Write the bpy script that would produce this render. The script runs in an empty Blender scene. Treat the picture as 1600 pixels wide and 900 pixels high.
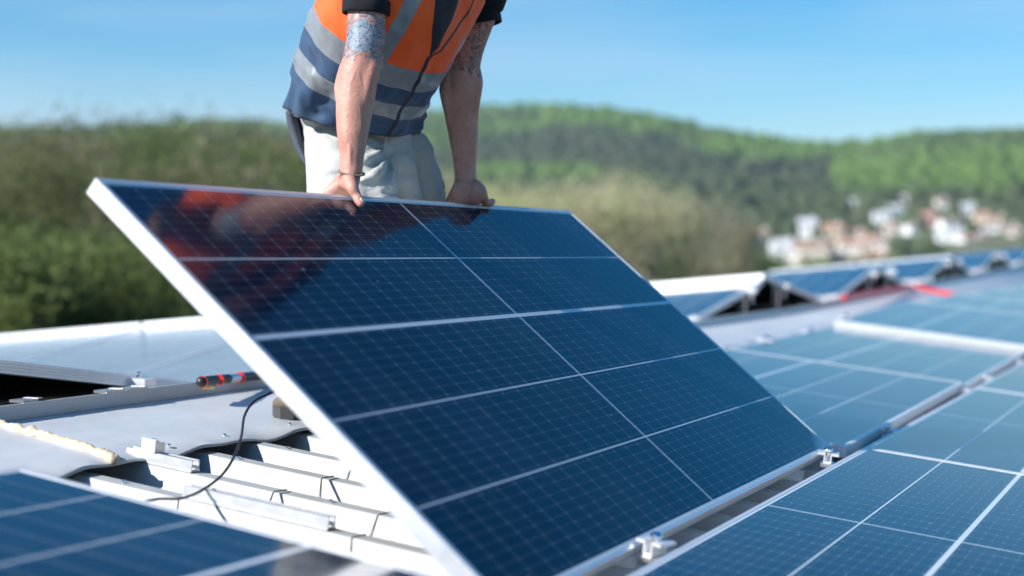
import bpy, bmesh, math, random
from mathutils import Vector, Matrix, noise
R = math.radians
random.seed(7)
C = bpy.context.scene.collection
SC = bpy.context.scene

# ------------------------------------------------------------------ camera, sky, sun, exposure
YAW, PITCH, FPX = R(25.6528), R(1.2796), 2300.84
fwd = Vector((math.cos(PITCH)*math.cos(YAW), math.cos(PITCH)*math.sin(YAW), -math.sin(PITCH)))
rgt = Vector((math.sin(YAW), -math.cos(YAW), 0)); upv = rgt.cross(fwd)
cam = bpy.data.cameras.new('camera'); camo = bpy.data.objects.new('camera', cam); C.objects.link(camo)
camo.matrix_world = Matrix(((rgt.x, upv.x, -fwd.x, 0), (rgt.y, upv.y, -fwd.y, 0), (rgt.z, upv.z, -fwd.z, 0), (0, 0, 0, 1)))
cam.sensor_width = 36; cam.lens = FPX*36/1600; cam.clip_start = .05; cam.clip_end = 20000
cam.dof.use_dof = True; cam.dof.focus_distance = 3.65; cam.dof.aperture_fstop = 1.6; cam.dof.aperture_blades = 0
SC.camera = camo
SUN_EL = R(33); SUN_V = Vector((-.82, .57, 0)).normalized()
SUN_DIR = Vector((SUN_V.x*math.cos(SUN_EL), SUN_V.y*math.cos(SUN_EL), math.sin(SUN_EL)))   # towards the sun
W = bpy.data.worlds.new('World'); SC.world = W; W.use_nodes = True
nt = W.node_tree; bg = nt.nodes['Background']
sky = nt.nodes.new('ShaderNodeTexSky'); sky.sky_type = 'NISHITA'; sky.sun_disc = False
sky.sun_elevation = SUN_EL; sky.sun_rotation = math.atan2(SUN_DIR.x, SUN_DIR.y)
sky.air_density = 1.0; sky.dust_density = .3; sky.ozone_density = 2.2; sky.altitude = 200
# thin streaks of high cloud, laid out on the sky's own directions
tc = nt.nodes.new('ShaderNodeTexCoord'); sep = nt.nodes.new('ShaderNodeSeparateXYZ'); nt.links.new(tc.outputs['Generated'], sep.inputs[0])
def WM(op, a, b=None, c=None):
    n = nt.nodes.new('ShaderNodeMath'); n.operation = op
    for i, v in enumerate((a, b, c)):
        if v is None: continue
        if isinstance(v, (int, float)): n.inputs[i].default_value = v
        else: nt.links.new(v, n.inputs[i])
    return n.outputs[0]
az = WM('ARCTAN2', sep.outputs[1], sep.outputs[0])
cmb = nt.nodes.new('ShaderNodeCombineXYZ'); nt.links.new(WM('MULTIPLY', az, 2.6), cmb.inputs[0]); nt.links.new(WM('MULTIPLY', sep.outputs[2], 16), cmb.inputs[1])
cn = nt.nodes.new('ShaderNodeTexNoise'); cn.inputs['Scale'].default_value = 1.1; cn.inputs['Detail'].default_value = 4; cn.inputs['Roughness'].default_value = .5
nt.links.new(cmb.outputs[0], cn.inputs['Vector'])
cr = nt.nodes.new('ShaderNodeMapRange'); cr.inputs[1].default_value = .42; cr.inputs[2].default_value = .8; cr.inputs[4].default_value = .62
nt.links.new(cn.outputs[0], cr.inputs[0])
mx = nt.nodes.new('ShaderNodeMix'); mx.data_type = 'RGBA'; low = nt.nodes.new('ShaderNodeMapRange'); low.inputs[1].default_value = .30; low.inputs[2].default_value = .06; nt.links.new(sep.outputs[2], low.inputs[0]); mx.inputs[7].default_value = (5.2, 5.9, 6.9, 1)
nt.links.new(WM('MULTIPLY', cr.outputs[0], low.outputs[0]), mx.inputs[0]); hs_ = nt.nodes.new('ShaderNodeHueSaturation'); hs_.inputs['Saturation'].default_value = 1.58; hs_.inputs['Hue'].default_value = .496; nt.links.new(sky.outputs[0], hs_.inputs['Color']); nt.links.new(hs_.outputs[0], mx.inputs[6]); nt.links.new(mx.outputs[2], bg.inputs[0])
bg.inputs[1].default_value = .095
sd = bpy.data.lights.new('sun', 'SUN'); sd.energy = 4.9; sd.angle = R(.53); sd.color = (1, .96, .91)
so = bpy.data.objects.new('sun', sd); C.objects.link(so); so.rotation_euler = SUN_DIR.to_track_quat('Z', 'Y').to_euler()
SC.view_settings.view_transform = 'Standard'; SC.view_settings.look = 'None'; SC.view_settings.gamma = 1
SC.view_settings.exposure = .70

# ------------------------------------------------------------------ helpers
def link(o, parent=None):
    C.objects.link(o)
    if parent is not None: o.parent = parent
    return o
def obj(name, bm, mats, parent=None, smooth=False, ang=None):
    me = bpy.data.meshes.new(name); bm.normal_update(); bm.to_mesh(me); bm.free()
    for m in (mats if isinstance(mats, (list, tuple)) else [mats]): me.materials.append(m)
    if smooth: me.polygons.foreach_set('use_smooth', [True]*len(me.polygons))
    o = bpy.data.objects.new(name, me); link(o, parent)
    if ang: 
        me.polygons.foreach_set('use_smooth', [True]*len(me.polygons)); me.set_sharp_from_angle(angle=R(ang))
    return o
def thing(name, label, cat, M=None, group=None):
    o = bpy.data.objects.new(name, None); C.objects.link(o); o.empty_display_size = .1
    if M is not None: o.matrix_world = M
    return tag(o, label, cat, group)
def tag(o, label, cat, group=None, kind=None):
    if label: o['label'] = label
    if cat: o['category'] = cat
    if group: o['group'] = group
    if kind: o['kind'] = kind
    return o
def dup(o, M=None, label=None, group=None):
    r = o.copy(); C.objects.link(r)
    if M is not None: r.matrix_world = M
    if label: r['label'] = label
    if group: r['group'] = group
    for ch in o.children:
        c = ch.copy(); C.objects.link(c); c.parent = r
        for g in ch.children:
            d = g.copy(); C.objects.link(d); d.parent = c
    return r
def box(bm, x0, x1, y0, y1, z0, z1, M=None, mi=0):
    vs = [bm.verts.new((M @ Vector(p)) if M else p) for p in ((x0,y0,z0),(x1,y0,z0),(x1,y1,z0),(x0,y1,z0),(x0,y0,z1),(x1,y0,z1),(x1,y1,z1),(x0,y1,z1))]
    for f in ((0,3,2,1),(4,5,6,7),(0,1,5,4),(1,2,6,5),(2,3,7,6),(3,0,4,7)):
        bm.faces.new([vs[i] for i in f]).material_index = mi
    return vs
def frames(pts):
    out = []; n = len(pts); prev = None
    for i in range(n):
        t = (pts[min(i+1, n-1)] - pts[max(i-1, 0)]).normalized()
        if prev is None:
            a = t.orthogonal().normalized()
        else:
            a = (prev - t*prev.dot(t)).normalized()
        prev = a; out.append((t, a, t.cross(a)))
    return out
def tube(bm, pts, rad, seg=10, caps=True, mi=0):
    pts = [Vector(p) for p in pts]; rr = rad if isinstance(rad, (list, tuple)) else [rad]*len(pts)
    rings = []
    for p, (t, a, b), r_ in zip(pts, frames(pts), rr):
        rings.append([bm.verts.new(p + (a*math.cos(2*math.pi*k/seg) + b*math.sin(2*math.pi*k/seg))*r_) for k in range(seg)])
    for r0, r1 in zip(rings, rings[1:]):
        for k in range(seg): bm.faces.new((r0[k], r0[(k+1)%seg], r1[(k+1)%seg], r1[k])).material_index = mi
    if caps:
        bm.faces.new(rings[0][::-1]).material_index = mi; bm.faces.new(rings[-1]).material_index = mi
def spline(pts, n=8):
    P = [Vector(p) for p in pts]; P = [P[0]*2-P[1]] + P + [P[-1]*2-P[-2]]; out = []
    for i in range(1, len(P)-2):
        for k in range(n):
            t = k/n; a, b, c, d = P[i-1], P[i], P[i+1], P[i+2]
            out.append(.5*((2*b) + (c-a)*t + (2*a-5*b+4*c-d)*t*t + (3*b-a-3*c+d)*t**3))
    out.append(P[-2]); return out
def loft(bm, secs, seg=32, caps=True, uv=None, expo=2.0):
    """secs: (centre, A half-axis vector, B half-axis vector)"""
    rings = []
    for c, A, B in secs:
        ring = []
        for k in range(seg):
            th = 2*math.pi*k/seg; cs, sn = math.cos(th), math.sin(th)
            e = 2/expo
            ring.append(bm.verts.new(c + A*(math.copysign(abs(cs)**e, cs)) + B*(math.copysign(abs(sn)**e, sn))))
        rings.append(ring)
    for i, (r0, r1) in enumerate(zip(rings, rings[1:])):
        for k in range(seg):
            f = bm.faces.new((r0[k], r0[(k+1)%seg], r1[(k+1)%seg], r1[k]))
            if uv is not None:
                for l, (kk, ii) in zip(f.loops, ((k, i), (k+1, i), (k+1, i+1), (k, i+1))):
                    l[uv].uv = (kk/seg, ii/(len(secs)-1))
    if caps:
        bm.faces.new(rings[0][::-1]); bm.faces.new(rings[-1])
    return rings
def ball(bm, c, rx, ry=None, rz=None, M=None, sub=3):
    ry = ry or rx; rz = rz or rx
    m = Matrix.Translation(c) @ (M.to_4x4() if M else Matrix.Identity(4)) @ Matrix.Diagonal((rx, ry, rz, 1))
    bmesh.ops.create_icosphere(bm, subdivisions=sub, radius=1, matrix=m)

# node material helper
class NM:
    def __init__(s, name):
        s.m = bpy.data.materials.new(name); s.m.use_nodes = True; s.t = s.m.node_tree; s.b = s.t.nodes['Principled BSDF']
    def n(s, typ, **kw):
        n = s.t.nodes.new(typ)
        for k, v in kw.items(): setattr(n, k, v)
        return n
    def set(s, inp, v):
        i = s.b.inputs[inp]
        if hasattr(v, 'links') or isinstance(v, bpy.types.NodeSocket): s.t.links.new(v, i)
        else: i.default_value = v
        return s
    def L(s, a, b): s.t.links.new(a, b)
    def M(s, op, a, b=None, c=None, clamp=False):
        n = s.n('ShaderNodeMath', operation=op); n.use_clamp = clamp
        for i, v in enumerate((a, b, c)):
            if v is None: continue
            if isinstance(v, (int, float)): n.inputs[i].default_value = v
            else: s.L(v, n.inputs[i])
        return n.outputs[0]
    def coord(s, which='Object'):
        return s.n('ShaderNodeTexCoord').outputs[which]
    def xyz(s, v):
        n = s.n('ShaderNodeSeparateXYZ'); s.L(v, n.inputs[0]); return n.outputs
    def noise(s, vec, scale, detail=3, rough=.5, stretch=None):
        if stretch:
            mp = s.n('ShaderNodeMapping'); mp.inputs['Scale'].default_value = stretch; s.L(vec, mp.inputs[0]); vec = mp.outputs[0]
        n = s.n('ShaderNodeTexNoise'); n.inputs['Scale'].default_value = scale; n.inputs['Detail'].default_value = detail; n.inputs['Roughness'].default_value = rough
        s.L(vec, n.inputs['Vector']); return n.outputs[0]
    def ramp(s, v, lo, hi, a=0., b=1.):
        n = s.n('ShaderNodeMapRange'); n.inputs[1].default_value = lo; n.inputs[2].default_value = hi; n.inputs[3].default_value = a; n.inputs[4].default_value = b
        s.L(v, n.inputs[0]); return n.outputs[0]
    def mix(s, fac, a, b):
        n = s.n('ShaderNodeMix', data_type='RGBA')
        for i, v in ((0, fac), (6, a), (7, b)):
            if isinstance(v, bpy.types.NodeSocket): s.L(v, n.inputs[i])
            elif isinstance(v, (int, float)): n.inputs[i].default_value = v
            else: n.inputs[i].default_value = (*v, 1)
        return n.outputs[2]
    def bump(s, h, strength=.3, dist=.01):
        n = s.n('ShaderNodeBump'); n.inputs['Strength'].default_value = strength; n.inputs['Distance'].default_value = dist
        s.L(h, n.inputs['Height']); s.L(n.outputs[0], s.b.inputs['Normal']); return s
    def line(s, c, pos, hw):
        return s.M('LESS_THAN', s.M('ABSOLUTE', s.M('SUBTRACT', c, pos)), hw)
def simple(name, col, rough=.5, metal=0, var=.12, nscale=8, spec=.5, bump=0, bdist=.002, bscale=60):
    k = NM(name); co = k.coord()
    nz = k.noise(co, nscale, 4)
    a = tuple(c*(1-var) for c in col); b = tuple(min(1, c*(1+var)) for c in col)
    k.set('Base Color', k.mix(nz, a, b)).set('Roughness', rough).set('Metallic', metal).set('Specular IOR Level', spec)
    if bump: k.bump(k.noise(co, bscale, 4), bump, bdist)
    return k.m

# ------------------------------------------------------------------ frames of reference of the roof
SL = R(6.425); E0 = Vector((4.37906, .94375, -.56983))
vdn = Vector((0, -math.cos(SL), -math.sin(SL))); nrm = Vector((0, -math.sin(SL), math.cos(SL)))
def S(X, b, h=0): return Vector((X, E0.y, E0.z)) + vdn*b + nrm*h
def roofM(X, b, h=0, rot=0):
    """matrix with x along the row, y up the slope, z off the roof; origin at S(X,b,h)"""
    p = S(X, b, h); y = -vdn
    M = Matrix(((1, 0, 0, p.x), (0, y.y, nrm.y, p.y), (0, y.z, nrm.z, p.z), (0, 0, 0, 1)))
    return M @ Matrix.Rotation(rot, 4, 'Z')
def ray(px, py): return fwd + rgt*((px-800)/FPX) - upv*((py-450)/FPX)
def cp(px, py, d): return ray(px, py)*d
def onroof(px, py, h):
    d = ray(px, py); O = E0 + nrm*h; return d*((O.dot(nrm))/(d.dot(nrm)))
TILT = R(40.0715); MO = Vector((2.11058, 1.01844, -.56746))
mw = Vector((0, math.cos(TILT), math.sin(TILT))); mn = Vector((0, -math.sin(TILT), math.cos(TILT)))
def onmain(px, py, h=0):
    d = ray(px, py); O = MO + mn*h; return d*((O.dot(mn))/(d.dot(mn)))

# ------------------------------------------------------------------ materials
ALU = NM('anodised_aluminium'); _c = ALU.coord()
ALU.set('Base Color', ALU.mix(ALU.noise(_c, 14, 5), (.70, .715, .74), (.84, .845, .86))).set('Metallic', .55)
ALU.set('Roughness', ALU.ramp(ALU.noise(_c, 40, 3), .3, .7, .34, .46)); ALU = ALU.m
GALV = simple('galvanised_steel', (.62, .63, .65), .3, .85, .2, 30)
BOLT = simple('stainless_bolt', (.85, .86, .87), .12, 1, .1, 60)
SHEET = NM('white_coated_roof_sheet'); _c = SHEET.coord()
_d = SHEET.noise(_c, 5.0, 6, .62, (3, .6, 1)); _e = SHEET.noise(_c, 40, 3, .6)
SHEET.set('Base Color', SHEET.mix(SHEET.M('MULTIPLY', SHEET.ramp(_d, .42, .75), .55), (.43, .435, .43), (.28, .28, .26))).set('Roughness', SHEET.ramp(_e, .3, .7, .38, .55)).bump(SHEET.noise(_c, 6, 2), .12, .01); SHEET = SHEET.m
CAP = NM('grey_ridge_flashing'); _c = CAP.coord()
_d = CAP.noise(_c, 1.6, 5, .6, (1, 2.2, 1)); _e = CAP.noise(_c, 18, 5, .65)
_col = CAP.mix(CAP.ramp(_d, .35, .7), (.52, .545, .565), (.62, .635, .645)); _col = CAP.mix(CAP.M('MULTIPLY', CAP.ramp(_e, .55, .75), .35), _col, (.40, .40, .38))
CAP.set('Base Color', _col).set('Roughness', CAP.ramp(_d, .3, .7, .38, .55)).set('Metallic', .1).bump(CAP.noise(_c, 3.5, 3), .25, .02); CAP = CAP.m
FOAM = simple('cured_foam', (.62, .52, .38), .8, 0, .18, 60, .2, .6, .004, 120)
SHADE_BLACK = simple('shade_black', (.025, .026, .028), .8, 0, .3, 6)  # near black colour that puts the shade under the tents into the surface
RUBBER = simple('black_rubber', (.02, .018, .022), .45, 0, .2, 40)
CABLE = simple('black_cable', (.028, .018, .035), .35, 0, .15, 60)
RED = simple('red_plastic', (.75, .02, .015), .35, 0, .12, 30)
BACK = simple('shade_black_backsheet', (.02, .02, .022), .5, 0, .04, 10)  # backsheet coloured black so the open tents look shaded inside
CONC = simple('grey_concrete', (.33, .32, .30), .85, 0, .2, 4)

PL, PW, PH = 2.187, 1.102, .035
def cell_material():
    k = NM('solar_cells_behind_glass'); co = k.coord(); x, y, z = k.xyz(co)
    mx, my = .0145, .016
    sp = (PW-2*my)/5
    # strip gaps (along x): k = 1,2,3,4 from the top edge; the second one is a double line
    yt = k.M('SUBTRACT', PW-my, y)
    fy = k.M('FRACT', k.M('ADD', k.M('DIVIDE', yt, sp), 1e-4))
    dy = k.M('MULTIPLY', k.M('MINIMUM', fy, k.M('SUBTRACT', 1, fy)), sp)     # distance to the nearest strip boundary
    strip = k.M('LESS_THAN', dy, .0019)
    dbl = k.M('MULTIPLY', k.M('LESS_THAN', k.M('ABSOLUTE', k.M('SUBTRACT', yt, 2*sp)), .0062), .92)
    core = k.M('MULTIPLY', k.M('LESS_THAN', k.M('ABSOLUTE', k.M('SUBTRACT', yt, 2*sp)), .0014), .35)
    # middle double line (across)
    ax = k.M('ABSOLUTE', k.M('SUBTRACT', x, PL/2))
    midl = k.M('LESS_THAN', k.M('ABSOLUTE', k.M('SUBTRACT', ax, .0026)), .0013)
    # cell gaps
    half = PL/2-mx-.005; pit = half/15
    fx = k.M('FRACT', k.M('ADD', k.M('DIVIDE', k.M('SUBTRACT', ax, .005), pit), 1e-4))
    dx = k.M('MULTIPLY', k.M('MINIMUM', fx, k.M('SUBTRACT', 1, fx)), pit)
    gap = k.M('LESS_THAN', dx, .00085)
    # busbars: ten in a strip
    fb = k.M('FRACT', k.M('MULTIPLY', fy, 9)); db = k.M('MULTIPLY', k.M('ABSOLUTE', k.M('SUBTRACT', fb, .5)), sp/9)
    bus = k.M('LESS_THAN', db, .00042)
    pad = k.M('MULTIPLY', k.M('LESS_THAN', dx, .0042), k.M('LESS_THAN', db, .0010))
    brd = k.M('MAXIMUM', k.M('GREATER_THAN', k.M('ABSOLUTE', k.M('SUBTRACT', y, PW/2)), PW/2-my),
              k.M('GREATER_THAN', k.M('ABSOLUTE', k.M('SUBTRACT', x, PL/2)), PL/2-mx))
    # cell colour: every cell a touch different
    cid = k.n('ShaderNodeTexWhiteNoise', noise_dimensions='2D'); cv = k.n('ShaderNodeCombineXYZ')
    k.L(k.M('FLOOR', k.M('DIVIDE', x, pit)), cv.inputs[0]); k.L(k.M('FLOOR', k.M('DIVIDE', yt, sp)), cv.inputs[1]); k.L(cv.outputs[0], cid.inputs['Vector'])
    base = k.mix(cid.outputs['Value'], (.0014, .0090, .027), (.0022, .0135, .039))
    lines = k.M('MULTIPLY', bus, .22)
    lines = k.M('MAXIMUM', lines, k.M('MULTIPLY', gap, .30)); lines = k.M('MAXIMUM', lines, k.M('MULTIPLY', pad, .38))
    col = k.mix(lines, base, (.50, .56, .62))
    big = k.M('MAXIMUM', k.M('MAXIMUM', strip, k.M('SUBTRACT', dbl, core)), k.M('MAXIMUM', midl, brd))
    col = k.mix(big, col, (.66, .70, .74))
    # dust film, smears and specks lying on the glass
    d1 = k.noise(co, 2.3, 5, .6); d2 = k.noise(co, 220, 2, .5); d3 = k.noise(co, 32, 3, .5, (1, .5, 1))
    film = k.M('ADD', k.ramp(d1, .45, .75, .0, .022), k.M('MULTIPLY', k.ramp(d2, .52, .75), .010))
    speck = k.n('ShaderNodeTexVoronoi'); speck.inputs['Scale'].default_value = 21; k.L(co, speck.inputs['Vector'])
    sc_ = k.xyz(speck.outputs['Color'])
    sp_ = k.M('MULTIPLY', k.M('LESS_THAN', speck.outputs['Distance'], k.M('MULTIPLY', sc_[0], .085)), k.M('GREATER_THAN', sc_[1], .55))
    film = k.M('MAXIMUM', film, k.M('MULTIPLY', sp_, .42))
    film = k.M('ADD', film, k.M('MULTIPLY', k.ramp(d3, .64, .78), .05))
    # worn dusty corner at the lower right
    cd = k.M('ADD', k.M('SUBTRACT', PL-.011, x), k.M('MULTIPLY', k.M('SUBTRACT', y, .011), 2.2))
    cd = k.M('ADD', cd, k.M('MULTIPLY', k.M('SUBTRACT', k.noise(co, 14, 3), .5), .10))
    corner = k.ramp(cd, .05, .17, 1.0, 0.)
    oi = k.n('ShaderNodeObjectInfo'); rnd = oi.outputs['Color']
    cf = k.M('MULTIPLY', corner, k.xyz(rnd)[0])
    film = k.M('MAXIMUM', film, cf, clamp=True)
    col = k.mix(film, col, (.52, .54, .55))
    k.set('Base Color', col).set('IOR', 1.37).set('Roughness', k.ramp(d1, .3, .7, .085, .12))
    k.bump(k.noise(co, 2.2, 2), .05, .004)
    return k.m
CELLS = cell_material()

# ------------------------------------------------------------------ one solar panel, then copies
def panel_frame_bm():
    prof = [(0, -PH), (0, -PH+.0085), (.0009, -PH+.0095), (0, -PH+.0105), (0, -.0185), (.0009, -.0175), (0, -.0165), (0, -.0105), (.0009, -.0095), (0, -.0085),
            (0, -.0006), (.0006, 0), (.0105, 0), (.011, -.0004), (.011, -.0062), (.0022, -.0062), (.0022, -PH+.002), (.030, -PH+.002), (.030, -PH)]
    bm = bmesh.new(); rings = []
    for cx, cy, sx, sy in ((0, 0, 1, 1), (PL, 0, -1, 1), (PL, PW, -1, -1), (0, PW, 1, -1)):
        rings.append([bm.verts.new((cx+sx*i, cy+sy*i, h)) for i, h in prof])
    n = len(prof)
    for a in range(4):
        r0, r1 = rings[a], rings[(a+1) % 4]
        for j in range(n):
            bm.faces.new((r0[j], r0[(j+1) % n], r1[(j+1) % n], r1[j]))
    bmesh.ops.recalc_face_normals(bm, faces=bm.faces); return bm
def make_panel(label, M, group=None):
    t = thing('solar_panel', label, 'solar panel', M, group)
    obj('frame', panel_frame_bm(), ALU, t)
    bm = bmesh.new(); box(bm, .0108, PL-.0108, .0108, PW-.0108, -.0045, -.0014)
    g = obj('glass', bm, CELLS, t); g.color = (0, 0, 0, 1)
    bm = bmesh.new(); box(bm, .0106, PL-.0106, .0106, PW-.0106, -.0060, -.0048); obj('backsheet', bm, BACK, t)
    for xx in (PL/2-.5, PL/2, PL/2+.5):
        bm = bmesh.new(); box(bm, xx-.045, xx+.045, PW*.5-.03, PW*.5+.03, -.022, -.0064); obj('junction_box', bm, RUBBER, t)
    return t
Mmain = Matrix(((1, 0, 0, MO.x), (0, mw.y, mn.y, MO.y), (0, mw.z, mn.z, MO.z), (0, 0, 0, 1)))
main = make_panel('large dark blue solar panel tilted up on edge, gripped by the worker', Mmain)
for ch in main.children:
    if ch.name.startswith('glass'): ch.color = (1, 0, 0, 1)
pc = [0]
def panel(M, label, group=None):
    p = dup(main, M, label, group)
    if not group and 'group' in p: del p['group']
    for ch in p.children:
        if ch.name.startswith('glass'): ch.color = (0, 0, 0, 1)
    return p
GR = 'solar panels laid flat along the roof slope'
# row below the open gap
for X, lab in ((2.192, 'flat solar panel at the lower right corner, below the gap with two bolt clamps'),
               (4.385, 'flat solar panel below the gap, just past the right corner of the lifted panel'),
               (6.592, 'flat solar panel below the gap, second beyond the lifted panel, at the right border')):
    panel(roofM(X, PW, 0), lab, GR)
# row above the gap, beside the ridge flashing
for X, h, lab in ((4.335, 0, 'flat solar panel directly behind the right edge of the lifted panel'),
                  (6.545, 0, 'flat solar panel just in front of the thick bright raised frame edge'),
                  (8.80, .052, 'first raised flat panel, its thick bright frame edge facing the camera'),
                  (11.01, .052, 'second raised flat panel beyond the thick bright frame edge'),
                  (13.22, .052, 'third raised flat panel, by the end of the red hose'),
                  (15.43, .052, 'fourth raised flat panel, far along the row at the right border'),
                  (17.64, .052, 'farthest raised flat panel in the row at the right border')):
    panel(roofM(X, -.042, h) @ Matrix.Rotation(R(-1.6 if h else -.5), 4, 'Y'), lab, GR)
# loose panel at the lower left, lying higher and a little askew
hL = .078
pA = onroof(31, 731, hL); pB = onroof(700, 903, hL)
ex = (pB-pA).normalized(); ydir = -ex; xdir = ydir.cross(nrm).normalized()
org = pA - xdir*PL - ydir*PW
# turned end for end: the double line lies toward the far side from the ridge
Ml = Matrix(((xdir.x, ydir.x, nrm.x, org.x), (xdir.y, ydir.y, nrm.y, org.y), (xdir.z, ydir.z, nrm.z, org.z), (0, 0, 0, 1)))
Ml = Ml @ Matrix.Translation((PL, PW, 0)) @ Matrix.Rotation(math.pi, 4, 'Z')
panel(Ml, 'dark blue solar panel lying in the lower left corner, nearest the camera', GR)

# ------------------------------------------------------------------ the building under it all
bld = thing('industrial_building', 'low pitched building with white ribbed roof sheet and grey ridge flashing', 'building')
def ribbed(X0, X1, b0, b1, off):
    """trapezoid ribs running down the slope"""
    bm = bmesh.new(); pitch = .2085; hb, ht = -.128, -.060
    prof = []; n0 = int((X0-off)//pitch); n1 = int((X1-off)//pitch)+1
    for k in range(n0, n1):
        c = off + k*pitch
        prof += [(c-.060, hb), (c-.0225, ht-.004), (c-.0195, ht), (c+.0195, ht), (c+.0225, ht-.004), (c+.060, hb)]
    bs = [b0 + (b1-b0)*i/24 for i in range(25)]
    rows = [[bm.verts.new(S(x, b, h)) for x, h in prof] for b in bs]
    for r0, r1 in zip(rows, rows[1:]):
        for a in range(len(prof)-1): bm.faces.new((r0[a], r0[a+1], r1[a+1], r1[a]))
    return bm
RO = 2.512
obj('roof_sheet', ribbed(-3, 30, -1.70, 7.0, RO), SHEET, bld)
# rear slope beyond the ridge, near black to stand for shade under the tents
RS = R(5.0); ridge = S(0, -1.78, 0)
def rise(X): return max(0, X-10)*.018
def Q(X, l, h=0): return Vector((X, ridge.y + l*math.cos(RS) + h*math.sin(RS), -.468 + rise(X) - l*math.sin(RS) + h*math.cos(RS)))
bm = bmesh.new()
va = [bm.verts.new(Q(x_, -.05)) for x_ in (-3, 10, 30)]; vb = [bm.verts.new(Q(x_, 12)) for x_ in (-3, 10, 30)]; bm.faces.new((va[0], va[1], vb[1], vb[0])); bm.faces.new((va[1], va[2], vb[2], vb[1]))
obj('rear_roof', bm, SHADE_BLACK, bld)
bm = bmesh.new()
e0, e1 = S(-3, 7.0, -.13), S(30, 7.0, -.13); r0, r1 = Q(-3, 12, -.01), Q(30, 12, -.01); g0, g1 = S(-3, -1.78, -.13), S(30, -1.78, -.13)
def dn(p): return Vector((p.x, p.y, -7.2))
for q in ((e0, e1, dn(e1), dn(e0)), (r1, r0, dn(r0), dn(r1)), (e1, g1, r1, dn(r1), dn(e1)), (r0, g0, e0, dn(e0), dn(r0))):
    bm.faces.new([bm.verts.new(p) for p in q])
obj('wall', bm, CONC, bld)
# ridge flashing: wavy hemmed lower edge, flat web, upstand
def wav(X): return .006*math.sin(X*6.1+.6) + .004*math.sin(X*13.7) + .012*noise.noise(Vector((X*2.3, 3, 0)))
bm = bmesh.new(); rows = []; X = -3.0; cr_ = -1.752
while X < 30:
    w_ = wav(X); droop = .010*math.sin(X*15+1) + .006*math.sin(X*31)
    rows.append([bm.verts.new(S(X, b, h + (rise(X)*min(1, max(0, (-b-1.4)/.35)) if X > 10 else 0))) for b, h in ((-1.292+w_, -.052+droop*.6), (-1.300+w_, -.047+droop*.6), (-1.345+w_*.7, -.040+droop*.3), (-1.40, -.038),
                 (-1.55, -.038+.004*math.sin(X*2)), (-1.70, -.039), (cr_-.012, -.040), (cr_+.002-.012, -.0385), (cr_-.014, -.002), (cr_-.014, 0), (cr_-.017, 0), (cr_-.05, -.05))]); X += .03
for a, b in zip(rows, rows[1:]):
    for j in range(len(a)-1): bm.faces.new((a[j], b[j], b[j+1], a[j+1]))
rc = obj('ridge_flashing', bm, CAP, bld, ang=25)
sol = rc.modifiers.new('sheet', 'SOLIDIFY'); sol.thickness = .0012; sol.offset = 0
# laps between flashing lengths
for X in (6.9, 9.75, 12.8):
    bm = bmesh.new(); L_ = [(-1.30, -.045), (-1.345, -.036), (-1.40, -.034), (-1.70, -.035), (cr_-.008, -.0355)]
    for (b0, h0), (b1, h1) in zip(L_, L_[1:]):
        a = [S(X, b0, h0), S(X+.12, b0, h0), S(X+.12, b1, h1), S(X, b1, h1)]; v_ = [bm.verts.new(p) for p in a]; bm.faces.new(v_)
    bmesh.ops.remove_doubles(bm, verts=bm.verts, dist=1e-5)
    o = obj('flashing_lap', bm, CAP, bld); m_ = o.modifiers.new('s', 'SOLIDIFY'); m_.thickness = .0015; m_.offset = 1
# rivets of the flashing
for X in (2.83, 3.05, 3.33, 3.9, 4.6):
    bm = bmesh.new(); ball(bm, S(X, -1.335+wav(X)*.7, -.037), .0045, sub=2); obj('rivet', bm, BOLT, bld)
# thin grey strips across a rib, standing in for the cable's shadow lines
def shadow_strip(c, b, parent, slant=.0):
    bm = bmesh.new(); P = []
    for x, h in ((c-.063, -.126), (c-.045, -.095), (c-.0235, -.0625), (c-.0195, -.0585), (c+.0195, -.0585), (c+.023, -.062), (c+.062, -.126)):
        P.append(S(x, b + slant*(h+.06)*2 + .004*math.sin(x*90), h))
    tube(bm, P, .0014, 6); return obj('rib_shadow_strip', bm, CONC, parent, True)
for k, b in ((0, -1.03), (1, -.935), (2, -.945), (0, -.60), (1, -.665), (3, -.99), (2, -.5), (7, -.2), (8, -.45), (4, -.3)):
    shadow_strip(RO + k*.2085, b, bld, .08 if k % 2 else -.10)
for k_ in range(0, 9):
    for b in (-1.20, -.80, -.40, .02):
        X = RO + k_*.2085; bm = bmesh.new(); tube(bm, [S(X, b, -.0598), S(X, b, -.0583)], .0075, 14); tube(bm, [S(X, b, -.0582), S(X, b, -.0540)], .0042, 6); obj('screw', bm, BOLT, bld)
# cured foam bead crossing the flashing
P = [onroof(px, py, -.036) for px, py in ((-40, 655), (0, 664), (30, 672), (60, 679), (90, 688), (120, 698), (150, 707), (172, 714), (181, 719))]
bm = bmesh.new(); sp_ = spline(P, 8); rr = [.013 + .006*noise.noise(Vector((i*.31, 1, 2))) for i in range(len(sp_))]; rr[-1] = .003; rr[-2] = .008
tube(bm, sp_, rr, 12)
for v in bm.verts: v.co += Vector((noise.noise(v.co*60), noise.noise(v.co*60+Vector((5, 0, 0))), noise.noise(v.co*60+Vector((0, 9, 0)))))*.006
fo = obj('foam_sealant', bm, FOAM, bld, True)

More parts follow.
